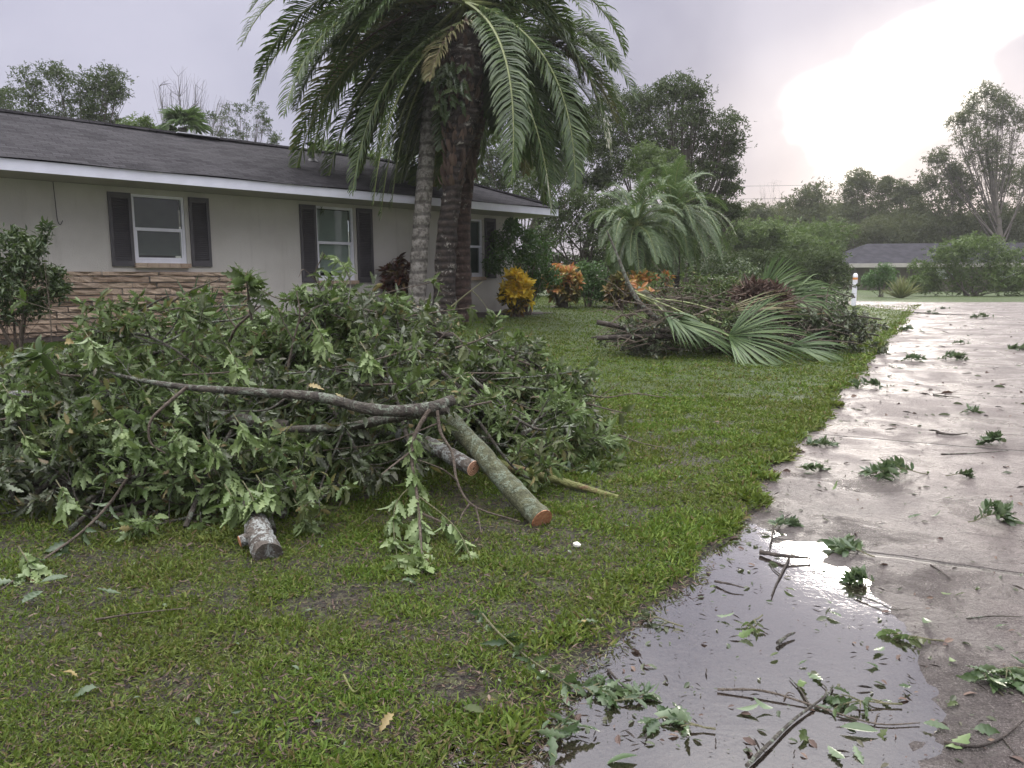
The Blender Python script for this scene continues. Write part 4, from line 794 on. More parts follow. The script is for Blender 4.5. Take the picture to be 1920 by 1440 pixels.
t, P = logx('sawn_log', 'stout log crusted with white lichen pointing toward the camera', 'log', [(474, 935, d3+.6), (478, 958, d3+.46), (484, 995, d3+.25), (503, 1042, d3+.04)], [.052, .058, .066, .072], 'barkwht', None)
MB().tube([P[-8], P[-8]+[-.085, -.05, -.02]], [.035, .03], 12).build('stub', M['barkwht'], t); MB().tube([P[-8]+[-.085, -.05, -.02], P[-8]+[-.088, -.052, -.0206]], [.029, .028], 14).build('cut_face', M['cutor'], t)
t, P = logx('long_limb', 'long mottled limb lying across the front of the pile and forking at its right end', 'branch', [(190, 695, 4.9), (260, 712, 4.7), (350, 726, 4.5), (480, 735, 4.42), (600, 745, 4.38), (700, 768, 4.36), (790, 768, 4.4), (850, 750, 4.5)], [.008, .013, .019, .024, .029, .033, .038, .032], 'bark', n=44)
MB().tube(spl([at(840, 765, 4.45), at(740, 782, 4.5), at(650, 800, 4.6), (at(520, 806, 4.8))], 20), np.linspace(.036, .022, 20), 12, lump=.03).build('fork', M['bark'], t, smooth=True)
MB().tube(spl([at(350, 726, 4.48), at(310, 760, 4.4), at(282, 790, 4.35), at(282, 830, 4.33), at(310, 850, 4.33)], 16), np.linspace(.012, .005, 16), 7).build('side_twig', M['twig'], t, smooth=True)
logx('sawn_log', 'grey lichen-patched log entering the pile at the left edge, upper one', 'log', [(-60, 822, 4.95), (60, 800, 5.05), (160, 782, 5.25), (300, 770, 5.6)], [.05, .05, .048, .045], 'barkwht')
logx('sawn_log', 'dull brown log at the left edge low in the pile', 'log', [(-80, 895, 4.72), (60, 903, 4.74), (170, 903, 4.8), (260, 895, 4.95)], [.045, .045, .042, .036], 'bark')
logx('branch_limb', 'dark limb half buried in leaves in the middle of the pile', 'branch', [(300, 790, 4.95), (400, 785, 4.85), (540, 800, 4.85)], [.045, .05, .04], 'bark')
logx('branch_limb', 'dark limb low on the grass between the left logs and the white lichen log', 'branch', [(130, 990, 4.45), (210, 972, 4.4), (300, 965, 4.5), (400, 965, 4.7)], [.022, .03, .028, .02], 'barkdk')
logx('branch_limb', 'short pale broken limb at the upper left edge of the pile', 'branch', [(-20, 752, 5.0), (40, 738, 5.0), (110, 755, 5.1)], [.02, .024, .016], 'barkwht')
logx('branch_limb', 'dark stick-out limb in the rear right of the near pile', 'branch', [(700, 618, 6.7), (770, 624, 6.6), (850, 630, 6.7)], [.024, .03, .03], 'barkdk')
def wand(name, label, pts, rad, m='twig', sides=6, leaves=None, cat='twig', group=None, n=24, tmp=None, lmat='leaf', forks=()):
    P = spl([q if isinstance(q, np.ndarray) else at(*q) for q in pts], n); t = thing(name, P[len(P)//2]*[1, 1, 0]+[0, 0, float(P[:, 2].min())], label, cat, group)
    w_ = MB().tube(P, np.linspace(rad, rad*.45, n), sides, lump=.06)
    for fk in forks: Q = spl([at(*q) for q in fk], 12); w_.tube(Q, np.linspace(rad*.6, rad*.25, 12), 5)
    w_.build('stem', M[m], t, smooth=True)
    if leaves:
        mb = MB()
        for (i, cnt_, sz, dr) in leaves:
            j = min(int(i*(n-1)), n-2); T = unit(P[j+1]-P[j]); q = rdir(cnt_); q = unit(q-(q@T)[:, None]*T); PP = P[j]-T*rng.uniform(0, .05, (cnt_, 1)); D0 = unit(q*.8+T*.5+[0, -.1, -dr])
            scat(mb, tmp or LOB, PP, D0, rdir(cnt_, .4)+[0, -.6, 0], sz*rng.uniform(.7, 1.2, cnt_))
        mb.build('foliage', M[lmat], t, smooth=True)
    return t, P
wand('hanging_spray', 'leafy spray hanging from the forked limb down onto the grass', [(805, 768, 4.38), (778, 815, 4.3), (772, 860, 4.25), (782, 930, 4.15), (788, 1000, 3.95), (790, 1045, 3.7), (792, 1085, 3.5)], .013, 'twig', leaves=[(.26, 8, .11, .9), (.33, 9, .12, 1.0), (.40, 12, .13, 1.0), (.47, 12, .14, 1.0), (.54, 14, .14, 1.0), (.61, 14, .15, .9), (.68, 14, .15, .9), (.75, 14, .15, .8), (.83, 14, .15, .7), (.91, 12, .15, .6), (1, 12, .15, .5)], cat='cut branch', lmat='pale',
     forks=[[(780, 840, 4.27), (740, 870, 4.2), (715, 890, 4.1)], [(785, 960, 4.1), (840, 985, 4.0), (880, 1010, 3.95)]])
for j, (a_, lab) in enumerate([([(784, 930, 4.15), (830, 965, 4.05), (862, 1000, 3.9), (885, 1050, 3.66)], 'side shoot of pale leaves right of the hanging spray'), ([(782, 900, 4.2), (745, 940, 4.1), (738, 990, 3.95), (748, 1065, 3.58)], 'side shoot of pale leaves left of the hanging spray')]):
    wand('leafy_shoot', lab, a_, .004, 'twiggrn', leaves=[(.4, 9, .12, .9), (.6, 11, .13, .9), (.8, 12, .13, .8), (1, 13, .14, .6)], cat='cut branch', lmat='pale')
for j, (cx_, cy_, cd_, lab) in enumerate([(345, 845, 4.3, 'pale leaf cluster hanging under the arched side twig of the long limb'), (405, 860, 4.25, 'pale leaf cluster drooping left of the white lichen log'), (462, 825, 4.3, 'brightest pale leaf cluster drooping above the white lichen log'), (440, 915, 4.25, 'pale leaf cluster just above the stub of the white lichen log'), (480, 952, 3.98, 'drooping leaves right on top of the white lichen log'), (505, 940, 4.02, 'leaf cluster resting on the upper end of the white lichen log'), (446, 958, 4.0, 'leaf cluster hanging beside the upper end of the white lichen log'), (580, 925, 4.2, 'light leaf cluster right of the white lichen log'), (575, 985, 4.1, 'lowest drooping leaf cluster right of the white lichen log'), (130, 950, 4.1, 'pale leaf spray at the left part of the pile front'), (60, 850, 4.5, 'pale leaves hanging between the two left logs'), (180, 800, 4.6, 'leaf cluster covering the right end of the upper left log'), (160, 890, 4.45, 'leaf cluster covering the middle of the lower left log'), (30, 770, 4.7, 'leaf cluster at the left edge above the upper left log'), (235, 825, 4.35, 'leaf cluster hanging below the left end of the long limb'), (700, 690, 4.6, 'pale leaf cluster over the middle of the long limb'), (610, 650, 4.9, 'pale leaf cluster near the crest of the pile'), (60, 1075, 3.5, 'leaf spray lying on the grass at the left edge'), (180, 665, 4.7, 'wavy pale leaves at the upper left of the pile'), (450, 700, 4.5, 'leaf cluster rising behind the long limb')]):
    wand('leafy_shoot', lab, [(cx_-25, cy_-50, cd_+.12), (cx_-8, cy_-22, cd_+.04), (cx_, cy_, cd_)], .004, 'twiggrn', leaves=[(.4, 6, .10, .7), (.7, 9, .12, .7), (1, 12, .13, .5)], cat='cut branch', lmat='pale')
wand('bare_twig', 'bare brown twig hanging from the fork and trailing onto the grass', [(820, 770, 4.4), (826, 810, 4.35), (848, 850, 4.3), (858, 905, 4.2), (890, 950, 4.15), (975, 978, 4.2)], .011, forks=[[(855, 900, 4.2), (830, 880, 4.1), (785, 862, 4.1)], [(892, 952, 4.15), (898, 975, 4.1), (902, 1000, 4.0)], [(880, 945, 4.15), (868, 962, 4.1), (862, 975, 4.0)]])
t, P = wand('curled_leaf_branch', 'thin branch with curled dead leaves reaching right over the grass', [(880, 705, 5.6), (920, 740, 5.5), (965, 782, 5.35), (1010, 805, 5.3), (1045, 800, 5.25), (1080, 800, 5.2)], .014, 'bark', leaves=[(.78, 4, .10, .9), (.86, 6, .09, .6), (.93, 6, .09, .5), (1, 6, .10, .2)], lmat='leafdark', cat='branch', forks=[[(1010, 805, 5.3), (990, 830, 5.3), (975, 860, 5.25), (990, 880, 5.2)], [(1015, 805, 5.3), (1040, 830, 5.25), (1035, 860, 5.2)], [(975, 790, 5.3), (950, 830, 5.3), (905, 830, 5.3)]])
wand('bare_twig', 'grey upright twig sticking out of the top left of the pile', [(540, 690, 5.4), (550, 640, 5.4), (562, 590, 5.4), (556, 545, 5.4)], .009, forks=[[(550, 640, 5.4), (530, 600, 5.35), (520, 575, 5.3)], [(557, 610, 5.4), (580, 585, 5.4), (600, 572, 5.4)]])
wand('bare_twig', 'slanting bare twig at the crown of the pile beside the leafy rosette', [(430, 640, 5.6), (445, 612, 5.5), (475, 585, 5.45), (492, 570, 5.4)], .012, forks=[[(443, 615, 5.5), (425, 590, 5.5), (415, 555, 5.5)]])
wand('bare_twig', 'long bare twig reaching from the rear pile onto the lawn', [(1060, 730, 7.6), (1130, 745, 7.4), (1190, 738, 7.3), (1248, 746, 7.2)], .010)
wand('long_wand', 'long thin wand running diagonally down onto the grass at bottom left', [(250, 880, 4.4), (205, 945, 4.2), (150, 1000, 3.95), (80, 1050, 3.66), (-10, 1115, 3.3)], .010, 'twig', leaves=[(.3, 3, .12, .5), (.5, 4, .13, .4), (.62, 5, .13, .4), (.8, 4, .13, .3), (.95, 6, .13, .2)], cat='branch', lmat='sprig')
wand('bare_twig', 'forked bare twig arching onto the grass right of the white lichen log', [(640, 940, 4.7), (620, 985, 4.4), (560, 1030, 3.8)], .006, forks=[[(700, 965, 4.3), (650, 1000, 4.2), (575, 1010, 3.95)]])
wand('bare_twig', 'pale bare twig poking up in front of the palm trunks', [(840, 580, 8.0), (870, 555, 8.0), (905, 528, 8.0)], .010, 'twiggrn', forks=[[(885, 545, 8.0), (900, 560, 8.0), (915, 580, 8.0)]])
t, P = wand('leafy_rosette', 'large upright rosette of long leaves crowning the near pile', [(472, 600, 5.25), (466, 555, 5.2), (462, 520, 5.15)], .010, 'twig', leaves=[(1, 10, .15, -.3), (1, 9, .17, .1), (.85, 10, .15, .5), (.6, 8, .13, .6)], cat='cut branch')
wand('leafy_shoot', 'leafy twig tangle sticking up in front of the middle window', [(575, 590, 6.4), (600, 550, 6.3), (590, 515, 6.2), (608, 475, 6.1)], .008, 'twig', leaves=[(.35, 6, .1, .3), (.55, 6, .09, .3), (.75, 5, .08, .2), (1, 5, .08, .1)], cat='cut branch', forks=[[(598, 545, 6.3), (620, 520, 6.2), (640, 540, 6.1)], [(595, 530, 6.3), (570, 505, 6.2), (560, 520, 6.1)]])
wand('leafy_shoot', 'broad smooth-leaved shoot at the far left of the pile top', [(150, 705, 4.7), (110, 700, 4.6), (80, 668, 4.5), (74, 664, 4.5)], .008, 'twig', leaves=[(1, 7, .15, .0), (.9, 4, .16, .1)], tmp=PLN, lmat='bushdk', cat='cut branch')
for q in range(70):
    x = rng.uniform(-3.8, .8); y = rng.uniform(4.7, 7.2); h0 = float(mound(x, y))
    if h0 < .3: continue
    a = rng.uniform(-.9, .9)+(pi if rng.random() < .4 else 0); L = rng.uniform(.35, .8); b0 = gpt(x, y, h0*.95); e = b0+np.array([cos(a)*L, -abs(sin(a))*L*.4-.1, rng.uniform(-.25, .28)])
    wand('bare_twig', 'thin bare twig jutting from the leaves of the near pile', [b0, (b0+e)/2+rng.normal(size=3)*.04, e], rng.uniform(.005, .011), ['twig', 'bark'][q % 2], group='bare twigs jutting from the near pile', leaves=[(1, 6, .13, .3)] if q % 3 else None)
for (a, b_, c_) in ((690, 560, 7.3), (760, 575, 7.4), (930, 590, 7.7), (300, 600, 5.7), (210, 610, 5.4), (1010, 640, 7.6), (1100, 700, 7.8), (640, 545, 6.8), (380, 580, 5.6)):
    wand('leafy_shoot', 'leafy shoot poking above the top edge of the near pile', [(a-20, b_+70, c_), (a-6, b_+30, c_-.05), (a, b_, c_-.1)], .007, 'twig', leaves=[(.5, 8, .11, .3), (.75, 9, .11, .2), (1, 12, .12, .1)], cat='cut branch', group='leafy shoots along the top of the near pile')
def single(name, label, px, py, sz, mk, tm=None, ang=None, lift=.012, tilt=.15, group=None, cat='leaf', Yd=None, up=None):
    p = (G(px, py, lift) if Yd is None else at(px, py, Yd)); a = rng.uniform(0, 6.28) if ang is None else ang
    mb = MB(); place(mb, tm or LOB[rng.integers(6)], p[None], np.array([[cos(a), sin(a), tilt]]), np.array([up or [rng.normal()*.2, rng.normal()*.2, 1]]), np.array([sz])); return tag(mb.build(name, M[mk], loc=p, smooth=True), label, cat, group)
single('yellow_leaf', 'pale yellow leaf at the upper left of the near pile', 122, 642, .15, 'leafyel', LOB[0], -.9, Yd=4.3, up=[0, -.8, .5])
single('yellow_leaf', 'orange-yellow leaf stuck on the long mottled limb', 578, 722, .12, 'leafyel', LOB[1], -.9, Yd=4.28, up=[0, -.8, .5])

# ------------------------------------------------------------ second pile with fan leaves
G2 = 'palm leaves and limbs in the second pile'
yb2 = gq(1360, 690)
def fanleaf(label, base_, hub, axis_, nrm, Rr, spread, n, m='fan', droop=.25, wd=.034, fold=.25, prad=.014, name='fan_palm_leaf'):
    t = thing(name, [hub[0], hub[1], float(gz(hub[0], hub[1]))], label, 'palm leaf', G2); MB().tube(spl([base_, (base_+hub)/2+[0, 0, .04], hub], 12), np.linspace(prad*1.3, prad*.8, 12), 7).build('petiole', M['petiole'], t, smooth=True)
    A = unit(axis_); N = unit(nrm-A*(nrm@A)); B = np.cross(N, A); mb = MB()
    for k in range(n):
        b = (k/(n-1)-.5)*spread+rng.normal()*.015; L = Rr*(1-.22*(abs(b)/(spread/2))**2)*rng.uniform(.9, 1.06); d = A*cos(b)+B*sin(b)+N*fold*(abs(b)/(spread/2)); d = unit(d); p = hub.copy(); P = [p]; st = 7
        for i in range(st): d = unit(d+np.array([0, 0, -droop*(i/st)**1.3*.5])+rng.normal(size=3)*.03); p = p+d*L/st; P.append(p)
        P = np.array(P); P[:, 2] = np.maximum(P[:, 2], gz(P[:, 0], P[:, 1])+.035); sd2 = unit(np.cross(d, N)); wv = wd*np.array([.25, .55, .85, 1, .9, .7, .4, .06])[:, None]*.5
        nn = N*wd*.22; V = np.stack([P-sd2*wv, P-nn*np.sign(wv), P+sd2*wv], 1).reshape(-1, 3); f = []
        for i in range(st): a = i*3; f += [(a, a+1, a+4, a+3), (a+1, a+2, a+5, a+4)]
        mb.add(V, f)
    mb.build('fan', M[m], t, smooth=False)
D9 = yb2+.75
fanleaf('big green fan palm leaf spread at the front of the second pile, nearest its petiole', at(1180, 545, D9+1.2), at(1366, 630, D9+.1), np.array([1, -.4, -.12]), np.array([.0, -.75, .65]), 1.4, R(140), 52, droop=.45, wd=.03)
fanleaf('green fan palm leaf low at the right front of the second pile', at(1330, 600, D9+.8), at(1480, 650, D9+.1), np.array([1, -.25, -.12]), np.array([0, -.6, .8]), 1.0, R(75), 30, droop=.45)
fanleaf('upright green fan palm leaf at the top of the second pile', at(1400, 600, D9+2.3), at(1428, 545, D9+2.0), np.array([.75, -.15, .62]), np.array([-.3, -.8, .3]), .85, R(80), 30, droop=.2)
fanleaf('green fan palm leaf arching right from the brown fibre heap', at(1380, 590, D9+2.1), at(1440, 560, D9+1.7), np.array([1, -.2, .10]), np.array([0, -.7, .7]), 1.15, R(80), 40, droop=.6)
fanleaf('green fan palm leaf drooping over the dark brush at the right of the second pile', at(1430, 590, D9+2.2), at(1485, 560, D9+1.6), np.array([.9, -.3, .05]), np.array([.1, -.7, .7]), 1.05, R(120), 36, droop=1.1)
fanleaf('folded green fan palm leaf at the left of the second pile', at(1190, 545, D9+1.5), at(1245, 585, D9+.6), np.array([.5, -.5, -.42]), np.array([.3, -.7, .5]), .95, R(70), 22, droop=.5, wd=.06)
fanleaf('dry straw-coloured fan palm leaf lying flat across the second pile', at(1230, 560, D9+1.3), at(1350, 584, D9+.9), np.array([1, -.1, .02]), np.array([0, -.5, .9]), 1.45, R(26), 16, 'deadfan', droop=.12)
fanleaf('green fan palm leaf half hidden under the dry one in the second pile', at(1300, 590, D9+1.0), at(1350, 605, D9+.7), np.array([1, -.2, -.05]), np.array([0, -.6, .8]), 1.1, R(60), 24, droop=.3)
fanleaf('narrow green palm leaf lying along the left foot of the second pile', at(1200, 555, D9+1.3), at(1260, 600, D9+.5), np.array([.75, -.5, -.35]), np.array([.2, -.8, .4]), 1.35, R(22), 12, droop=.3, wd=.05)
logx('dark_limb', 'dark limb sticking out left of the second pile, upper one', 'branch', [(1290, 622, D9+.8), (1200, 618, D9+.75), (1119, 604, D9+.75)], [.04, .045, .045], 'barkdk', group=G2)
logx('dark_limb', 'dark limb sticking out left of the second pile, lower one', 'branch', [(1290, 632, D9+.5), (1200, 631, D9+.5), (1119, 634, D9+.45)], [.035, .04, .04], 'barkdk', group=G2)
logx('leaning_pole', 'long thin stripped stem leaning up left out of the second pile', 'branch', [(1235, 600, D9+1.0), (1205, 575, D9+1.0), (1180, 535, D9+1.1), (1158, 480, D9+1.2), (1138, 432, D9+1.3)], [.05, .045, .036, .022, .010], 'bark', group=G2)
logx('mossy_limb', 'stout limb dotted with orange leaves sloping into the second pile', 'branch', [(1175, 530, D9+1.9), (1210, 552, D9+1.6), (1250, 590, D9+1.2)], [.05, .065, .06], 'barkgrn', group=G2)
ol = MB(); 
for q in range(14):
    f = rng.random(); p = at(1176+56*f, 527+28*f, D9+1.75-.35*f)+[0, -.08, .01]; place(ol, CRO[q % 2], p[None], rdir(1)*[1, .4, .5]+[.3, 0, 0], np.array([[0, -1, .5]]), np.array([rng.uniform(.12, .18)]))
tag(ol.build('orange_leaves', M['cora'], loc=gb(1205, D9+1.5)), 'string of orange leaves lying along the stout limb', 'leaves')
# brown fibrous heap (torn-off palm boots)
hb = at(1425, 562, D9+1.35); t = thing('fibre_heap', [hb[0], hb[1], float(gz(hb[0], hb[1]))], 'shaggy brown heap of dead palm fibre under the upright fan leaf', 'dead palm fibre', G2)
mb = MB(); n = 2200; d = rdir(n, .25); P = hb+[0, 0, -.1]+d*np.array([.46, .30, .34])*rng.uniform(.45, 1, (n, 1)); P[:, 2] = np.maximum(P[:, 2], gz(P[:, 0], P[:, 1])+.02)
scat(mb, [(PLN[0][0]*[1, .4, 1], PLN[0][1]), (PLN[1][0]*[1, .55, 1.5], PLN[1][1])], P, unit(d+rdir(n)*.6+[0, -.2, -.3]), rdir(n), rng.uniform(.10, .30, n)); mb.build('fibre', M['brown'], t)
def mound2(px0, px1, yb, pytop, depth, n, lab, ls, m, bm, seed, tmp=PLN, dl=.5, name='leafy_branch', rad=.014, up=.3, whorl=9, ntw=9):
    for k in range(n):
        px = rng.uniform(px0, px1); f = rng.random(); Yd = depth+rng.uniform(0, dl); py = yb+(pytop-yb)*f
        p = at(px, py, Yd); gg = float(gz(p[0], p[1])); p[2] = max(p[2], gg+.05); a = rng.uniform(-.5, .5)+(pi if rng.random() < .5 else 0); L = rng.uniform(.6, 1.1)
        q = spl([p-[cos(a)*L/2, sin(a)*L/2, .03], p+[0, 0, .03], p+[cos(a)*L/2, sin(a)*L/2, -.08]], 12); q[:, 2] = np.maximum(q[:, 2], gz(q[:, 0], q[:, 1])+.03)
        t = thing(name, [p[0], p[1], gg], lab, 'cut branch', G2); leafy(t, q, rad, ntw, .30, 0, ls, m, bm, tmp, nsub=2, tipwhorl=whorl, up=up)
mound2(1500, 1620, 645, 595, D9+1.0, 20, 'dark-leaved brush trailing off the right end of the second pile', .10, 'leafdark', 'barkdk', 1, dl=1.1)
mound2(1440, 1570, 630, 545, D9+1.9, 16, 'dark-leaved brush heaped behind the fan leaves', .10, 'leafdark', 'barkdk', 2, dl=1.0)
mound2(1170, 1420, 665, 590, D9+.6, 28, 'tangled green and brown brush filling the base of the second pile', .09, 'leaf', 'barkdk', 3, dl=1.0)
mound2(1200, 1430, 600, 535, D9+1.7, 22, 'pale green brush standing behind the petioles', .10, 'leaf', 'twig', 4, dl=1.0, up=.8)
mound2(1150, 1250, 660, 615, D9+.5, 10, 'twiggy green sprigs at the left foot of the second pile', .08, 'leafdark', 'barkdk', 5, dl=.8)
mb = MB()
for k in range(420):
    px = rng.uniform(1160, 1560); Yd = D9+rng.uniform(.3, 2.0); p = at(px, rng.uniform(555, 660), Yd); p[2] = max(p[2], float(gz(p[0], p[1]))+.05); a = rng.normal()*.8+(pi if rng.random() < .5 else 0); L = rng.uniform(.25, .9); e = p+[cos(a)*L, sin(a)*L*.6, rng.normal()*.24]
    e[2] = max(e[2], float(gz(e[0], e[1]))+.02); mb.add(*(lambda m_: (np.vstack(m_.v), m_.f[0]))(MB().tube(spl([p, (p+e)/2+rng.normal(size=3)*.06, e], 6), np.linspace(rng.uniform(.006, .016), .003, 6), 5, cap=False)))
tag(mb.build('dead_sticks', M['twig'], loc=gb(1360, D9+1)), 'tangle of dead grey-brown sticks woven through the second pile', 'sticks', kind='stuff')

# ------------------------------------------------------------ debris on the driveway and lawn
LV2 = [LOB[0], LOB[2], PLN[0], PLN[1], LOB[4], PLN[2], SML[1]]
def dz(p): return max(.0035, float(drivez(p[0], p[1]))) if dedge(p[0], p[1]) < 0 else float(lawnz(p[0], p[1]))+.01
def sprig(label, px, py, wpx, ls, n=4, up=.35, m='sprig', group='leafy sprigs on the driveway', tmp=None, flat=False, wh=9, stemL=1.0):
    p = G(px, py); s = p[1]/F*wpx*.5; ls = ls*.85; wh = int(wh*(1.5 if flat else 2.2)); p[2] = dz(p); t = thing('leafy_sprig', p, label, 'leafy sprig', group); wd = MB(); fo = MB(); a0 = rng.uniform(0, 6.28)
    a0 = rng.normal()*.35+(pi if rng.random() < .5 else 0); dm = np.array([cos(a0), sin(a0), 0]); mainP = spl([p-dm*s, p+[0, rng.normal()*s*.15, .015+(0 if flat else up*s*.35)], p+dm*s*rng.uniform(.6, 1.1)], 10); mainP[:, 2] = np.maximum(mainP[:, 2], p[2]+.008)
    stems = [mainP]
    for k in range(n):
        b0 = mainP[rng.integers(2, 9)]; a = a0+rng.uniform(.4, 1.2)*(1 if rng.random() < .5 else -1); L = s*rng.uniform(.25, .75)*stemL; stems.append(spl([b0, b0+[cos(a)*L*.5, sin(a)*L*.5, (.004 if flat else up*L*.3)], b0+[cos(a)*L, sin(a)*L, (0 if flat else up*L*rng.uniform(-.2, .9))]], 7))
    for st in stems:
        wd.tube(st, np.linspace(.0036, .0018, len(st)), 5); T = unit(np.gradient(st, axis=0)); q = int(wh*rng.uniform(.6, 1.3)); ii = np.minimum((rng.random(q)**.6*len(st)).astype(int), len(st)-1)
        sg = np.where(rng.random(q) < .5, 1, -1)[:, None]; sd_ = np.cross(T[ii], [0, 0, 1.])*sg; elv = rng.normal(size=(q, 1))*(.08 if flat else .22)+(0 if flat else .12); up_ = (rng.random((q, 1)) < (0 if flat else .4))*rng.uniform(.3, 1.5, (q, 1))*up*2.2
        D0 = unit(T[ii]*rng.uniform(.2, 1.1, (q, 1))+sd_*rng.uniform(.3, 1, (q, 1))+np.array([0, 0, 1.])*(elv+up_)); PP = st[ii]; D0[:, 2] = np.maximum(D0[:, 2], (p[2]+.006-PP[:, 2])/ls)
        scat(fo, tmp or LV2, PP, D0, rdir(q, 1.2), ls*rng.uniform(.45, 1.2, q))
    wd.build('stem', M['twiggrn'], t); fo.build('foliage', M[m], t, smooth=True)
SP = [('large leafy sprig on the wet concrete, biggest on the driveway', 1680, 893, 130, .105, 6, .5), ('dark upright sprig standing at the right edge on the concrete', 1862, 985, 95, .09, 4, .9), ('sprig with pointed leaves at the right edge below the joint', 1860, 832, 60, .10, 4, .5),
 ('tiny far sprig near the road end of the driveway', 1735, 589, 38, .12, 3, .4), ('far wide sprig on the right half of the driveway', 1845, 598, 50, .13, 5, .4), ('far sprig touching the lawn edge', 1707, 620, 40, .13, 4, .4), ('smaller of two neighbouring sprigs beyond the lawn bulge', 1708, 679, 48, .12, 4, .5), ('larger of two neighbouring sprigs in the middle of the driveway', 1783, 676, 58, .13, 5, .5),
 ('sprig at the right edge beyond the middle joint', 1902, 659, 40, .13, 4, .6), ('sprig lying exactly on the lawn edge at mid distance', 1635, 728, 62, .11, 5, .45), ('thin low sprig on a joint at mid distance', 1800, 645, 30, .08, 3, .3), ('small two-leaf sprig in the middle of the concrete', 1815, 776, 44, .09, 2, .4), ('flat dark clump of far leaves near the road', 1773, 580, 20, .12, 3, .4), ('small sprig right of the big one', 1800, 897, 50, .06, 3, .3), ('flat sprig by the lawn edge left of the big one', 1520, 878, 55, .07, 3, .2), ('wet flat sprig at the puddle rim under the lawn corner', 1465, 985, 50, .07, 3, .2), ('flat sprig straddling the near joint', 1605, 1035, 70, .10, 3, .15), ('small upright leaf tuft in the middle of the near concrete', 1618, 1090, 44, .07, 3, .5)]
for lab, px, py, wpx, ls, n, up in SP: sprig(lab, px, py, wpx, ls, n, up)
sprig('flat spray of broad wavy leaves at the bottom right corner', 1905, 1270, 170, .13, 4, .2, tmp=LOB, flat=True, wh=6)
sprig('star of six wavy leaves lying near the bottom of the puddle', 1290, 1355, 110, .13, 3, .1, tmp=LOB, flat=True, wh=3)
sprig('loose bunch of wavy leaves in the muddy water at the bottom', 1090, 1290, 120, .12, 4, .1, tmp=LOB, flat=True, wh=5)
sprig('single-file leaf bunch where mud meets concrete', 1180, 1310, 90, .11, 3, .1, tmp=LOB, flat=True, wh=4)
sprig('wavy leaves half sunk in the muddy corner of the puddle', 1010, 1385, 120, .12, 3, .1, tmp=LOB, flat=True, wh=3)
sprig('scatter of torn leaves along the puddle edge by the grass', 1230, 1165, 110, .08, 4, .1, tmp=LOB, flat=True, wh=5, m='leafdark')
sprig('pale leaf bunch floating in the middle of the puddle', 1410, 1165, 80, .07, 3, .1, tmp=LOB, flat=True, wh=3, m='leaf')
sprig('pale leaf cluster in the right half of the near concrete', 1710, 1195, 110, .09, 4, .1, tmp=LOB, flat=True, wh=3, m='leaf')
sprig('dark leaf bunch at the bottom edge right of centre', 1620, 1320, 150, .09, 4, .1, tmp=LOB, flat=True, wh=3)
sprig('leaf litter bunch against the grass at the right side of the mossy log', 1095, 890, 60, .10, 3, .3, tmp=LOB, group='leafy sprigs fallen on the lawn', wh=4)
sprig('torn leaf bunch at the lawn edge near the bright concrete', 1535, 835, 60, .09, 4, .2, group='leafy sprigs fallen on the lawn')
# the broken leafy sprig crossing the mud at bottom centre
Pq = [G(905, 1165), G(935, 1200), G(985, 1245), G(1025, 1272), G(1075, 1305)]
Pq = [q+[0, 0, .04] for q in Pq]
wand('leafy_sprig', 'bluish green leafy sprig lying across the mud at bottom centre', Pq, .005, 'twiggrn', leaves=[(0.0, 5, .085, .1), (.18, 4, .085, .1), (.36, 5, .085, .1), (.5, 4, .08, .1), (.66, 5, .09, .1), (.8, 5, .09, .1), (1, 6, .09, .1)], cat='leafy sprig', lmat='sprig')
def stick(label, pts, rad, m='twig', forks=(), name='fallen_twig', group='twigs lying on the driveway', up=.006):
    Q = [G(*q)*[1, 1, 0] for q in pts]; Q = [q+[0, 0, dz(q)+rad*.7+up*abs(rng.normal())] for q in Q]; P = spl(Q, 22); t = thing(name, P[len(P)//2]-[0, 0, rad], label, 'twig', group); mb = MB().tube(P, np.linspace(rad, rad*.4, 22), 6, lump=.12)
    for fk in forks:
        Q = [G(*q)*[1, 1, 0] for q in fk]; Q = [q+[0, 0, dz(q)+rad*.6] for q in Q]; mb.tube(spl(Q, 9), np.linspace(rad*.6, rad*.25, 9), 5)
    mb.build('stem', M[m], t, smooth=True)
stick('long twig running from the bottom edge up to the right', [(1400, 1438), (1440, 1400), (1490, 1350), (1550, 1305), (1562, 1285)], .007, 'bark', [[(1520, 1325), (1500, 1290), (1480, 1270)], [(1545, 1308), (1550, 1290), (1540, 1280)]])
stick('long thin straight twig crossing the near concrete', [(1345, 1292), (1430, 1300), (1530, 1325), (1640, 1355), (1725, 1355)], .0045, 'twig', [[(1470, 1308), (1478, 1296), (1490, 1300)], [(1640, 1355), (1645, 1340), (1650, 1335)]])
stick('black branched twig standing out in the puddle', [(1480, 1045), (1465, 1075), (1455, 1095), (1446, 1118)], .006, 'barkdk', [[(1462, 1075), (1450, 1065), (1443, 1055)]])
stick('thick dark stick at the near joint by the puddle', [(1425, 1037), (1470, 1048), (1520, 1050)], .012, 'barkdk')
stick('dark twig above the near joint left of the puddle', [(1450, 985), (1447, 1010), (1442, 1030)], .006, 'barkdk', [[(1447, 1000), (1460, 990), (1465, 980)]])
stick('slim twig with a leaf on the middle near concrete', [(1602, 1115), (1640, 1130), (1675, 1143), (1705, 1142)], .004, 'bark')
stick('thin twig at the right of the near concrete', [(1812, 1162), (1860, 1162), (1915, 1164)], .004, 'bark')
stick('stubby brown stick in the middle of the puddle rim', [(1458, 1207), (1475, 1197), (1490, 1190)], .009, 'bark')
stick('arched twig beside the near joint', [(1745, 1060), (1765, 1075), (1782, 1090)], .004, 'barkdk')
stick('long thin twig on the concrete at mid distance', [(1765, 852), (1830, 852), (1890, 849)], .006, 'bark')
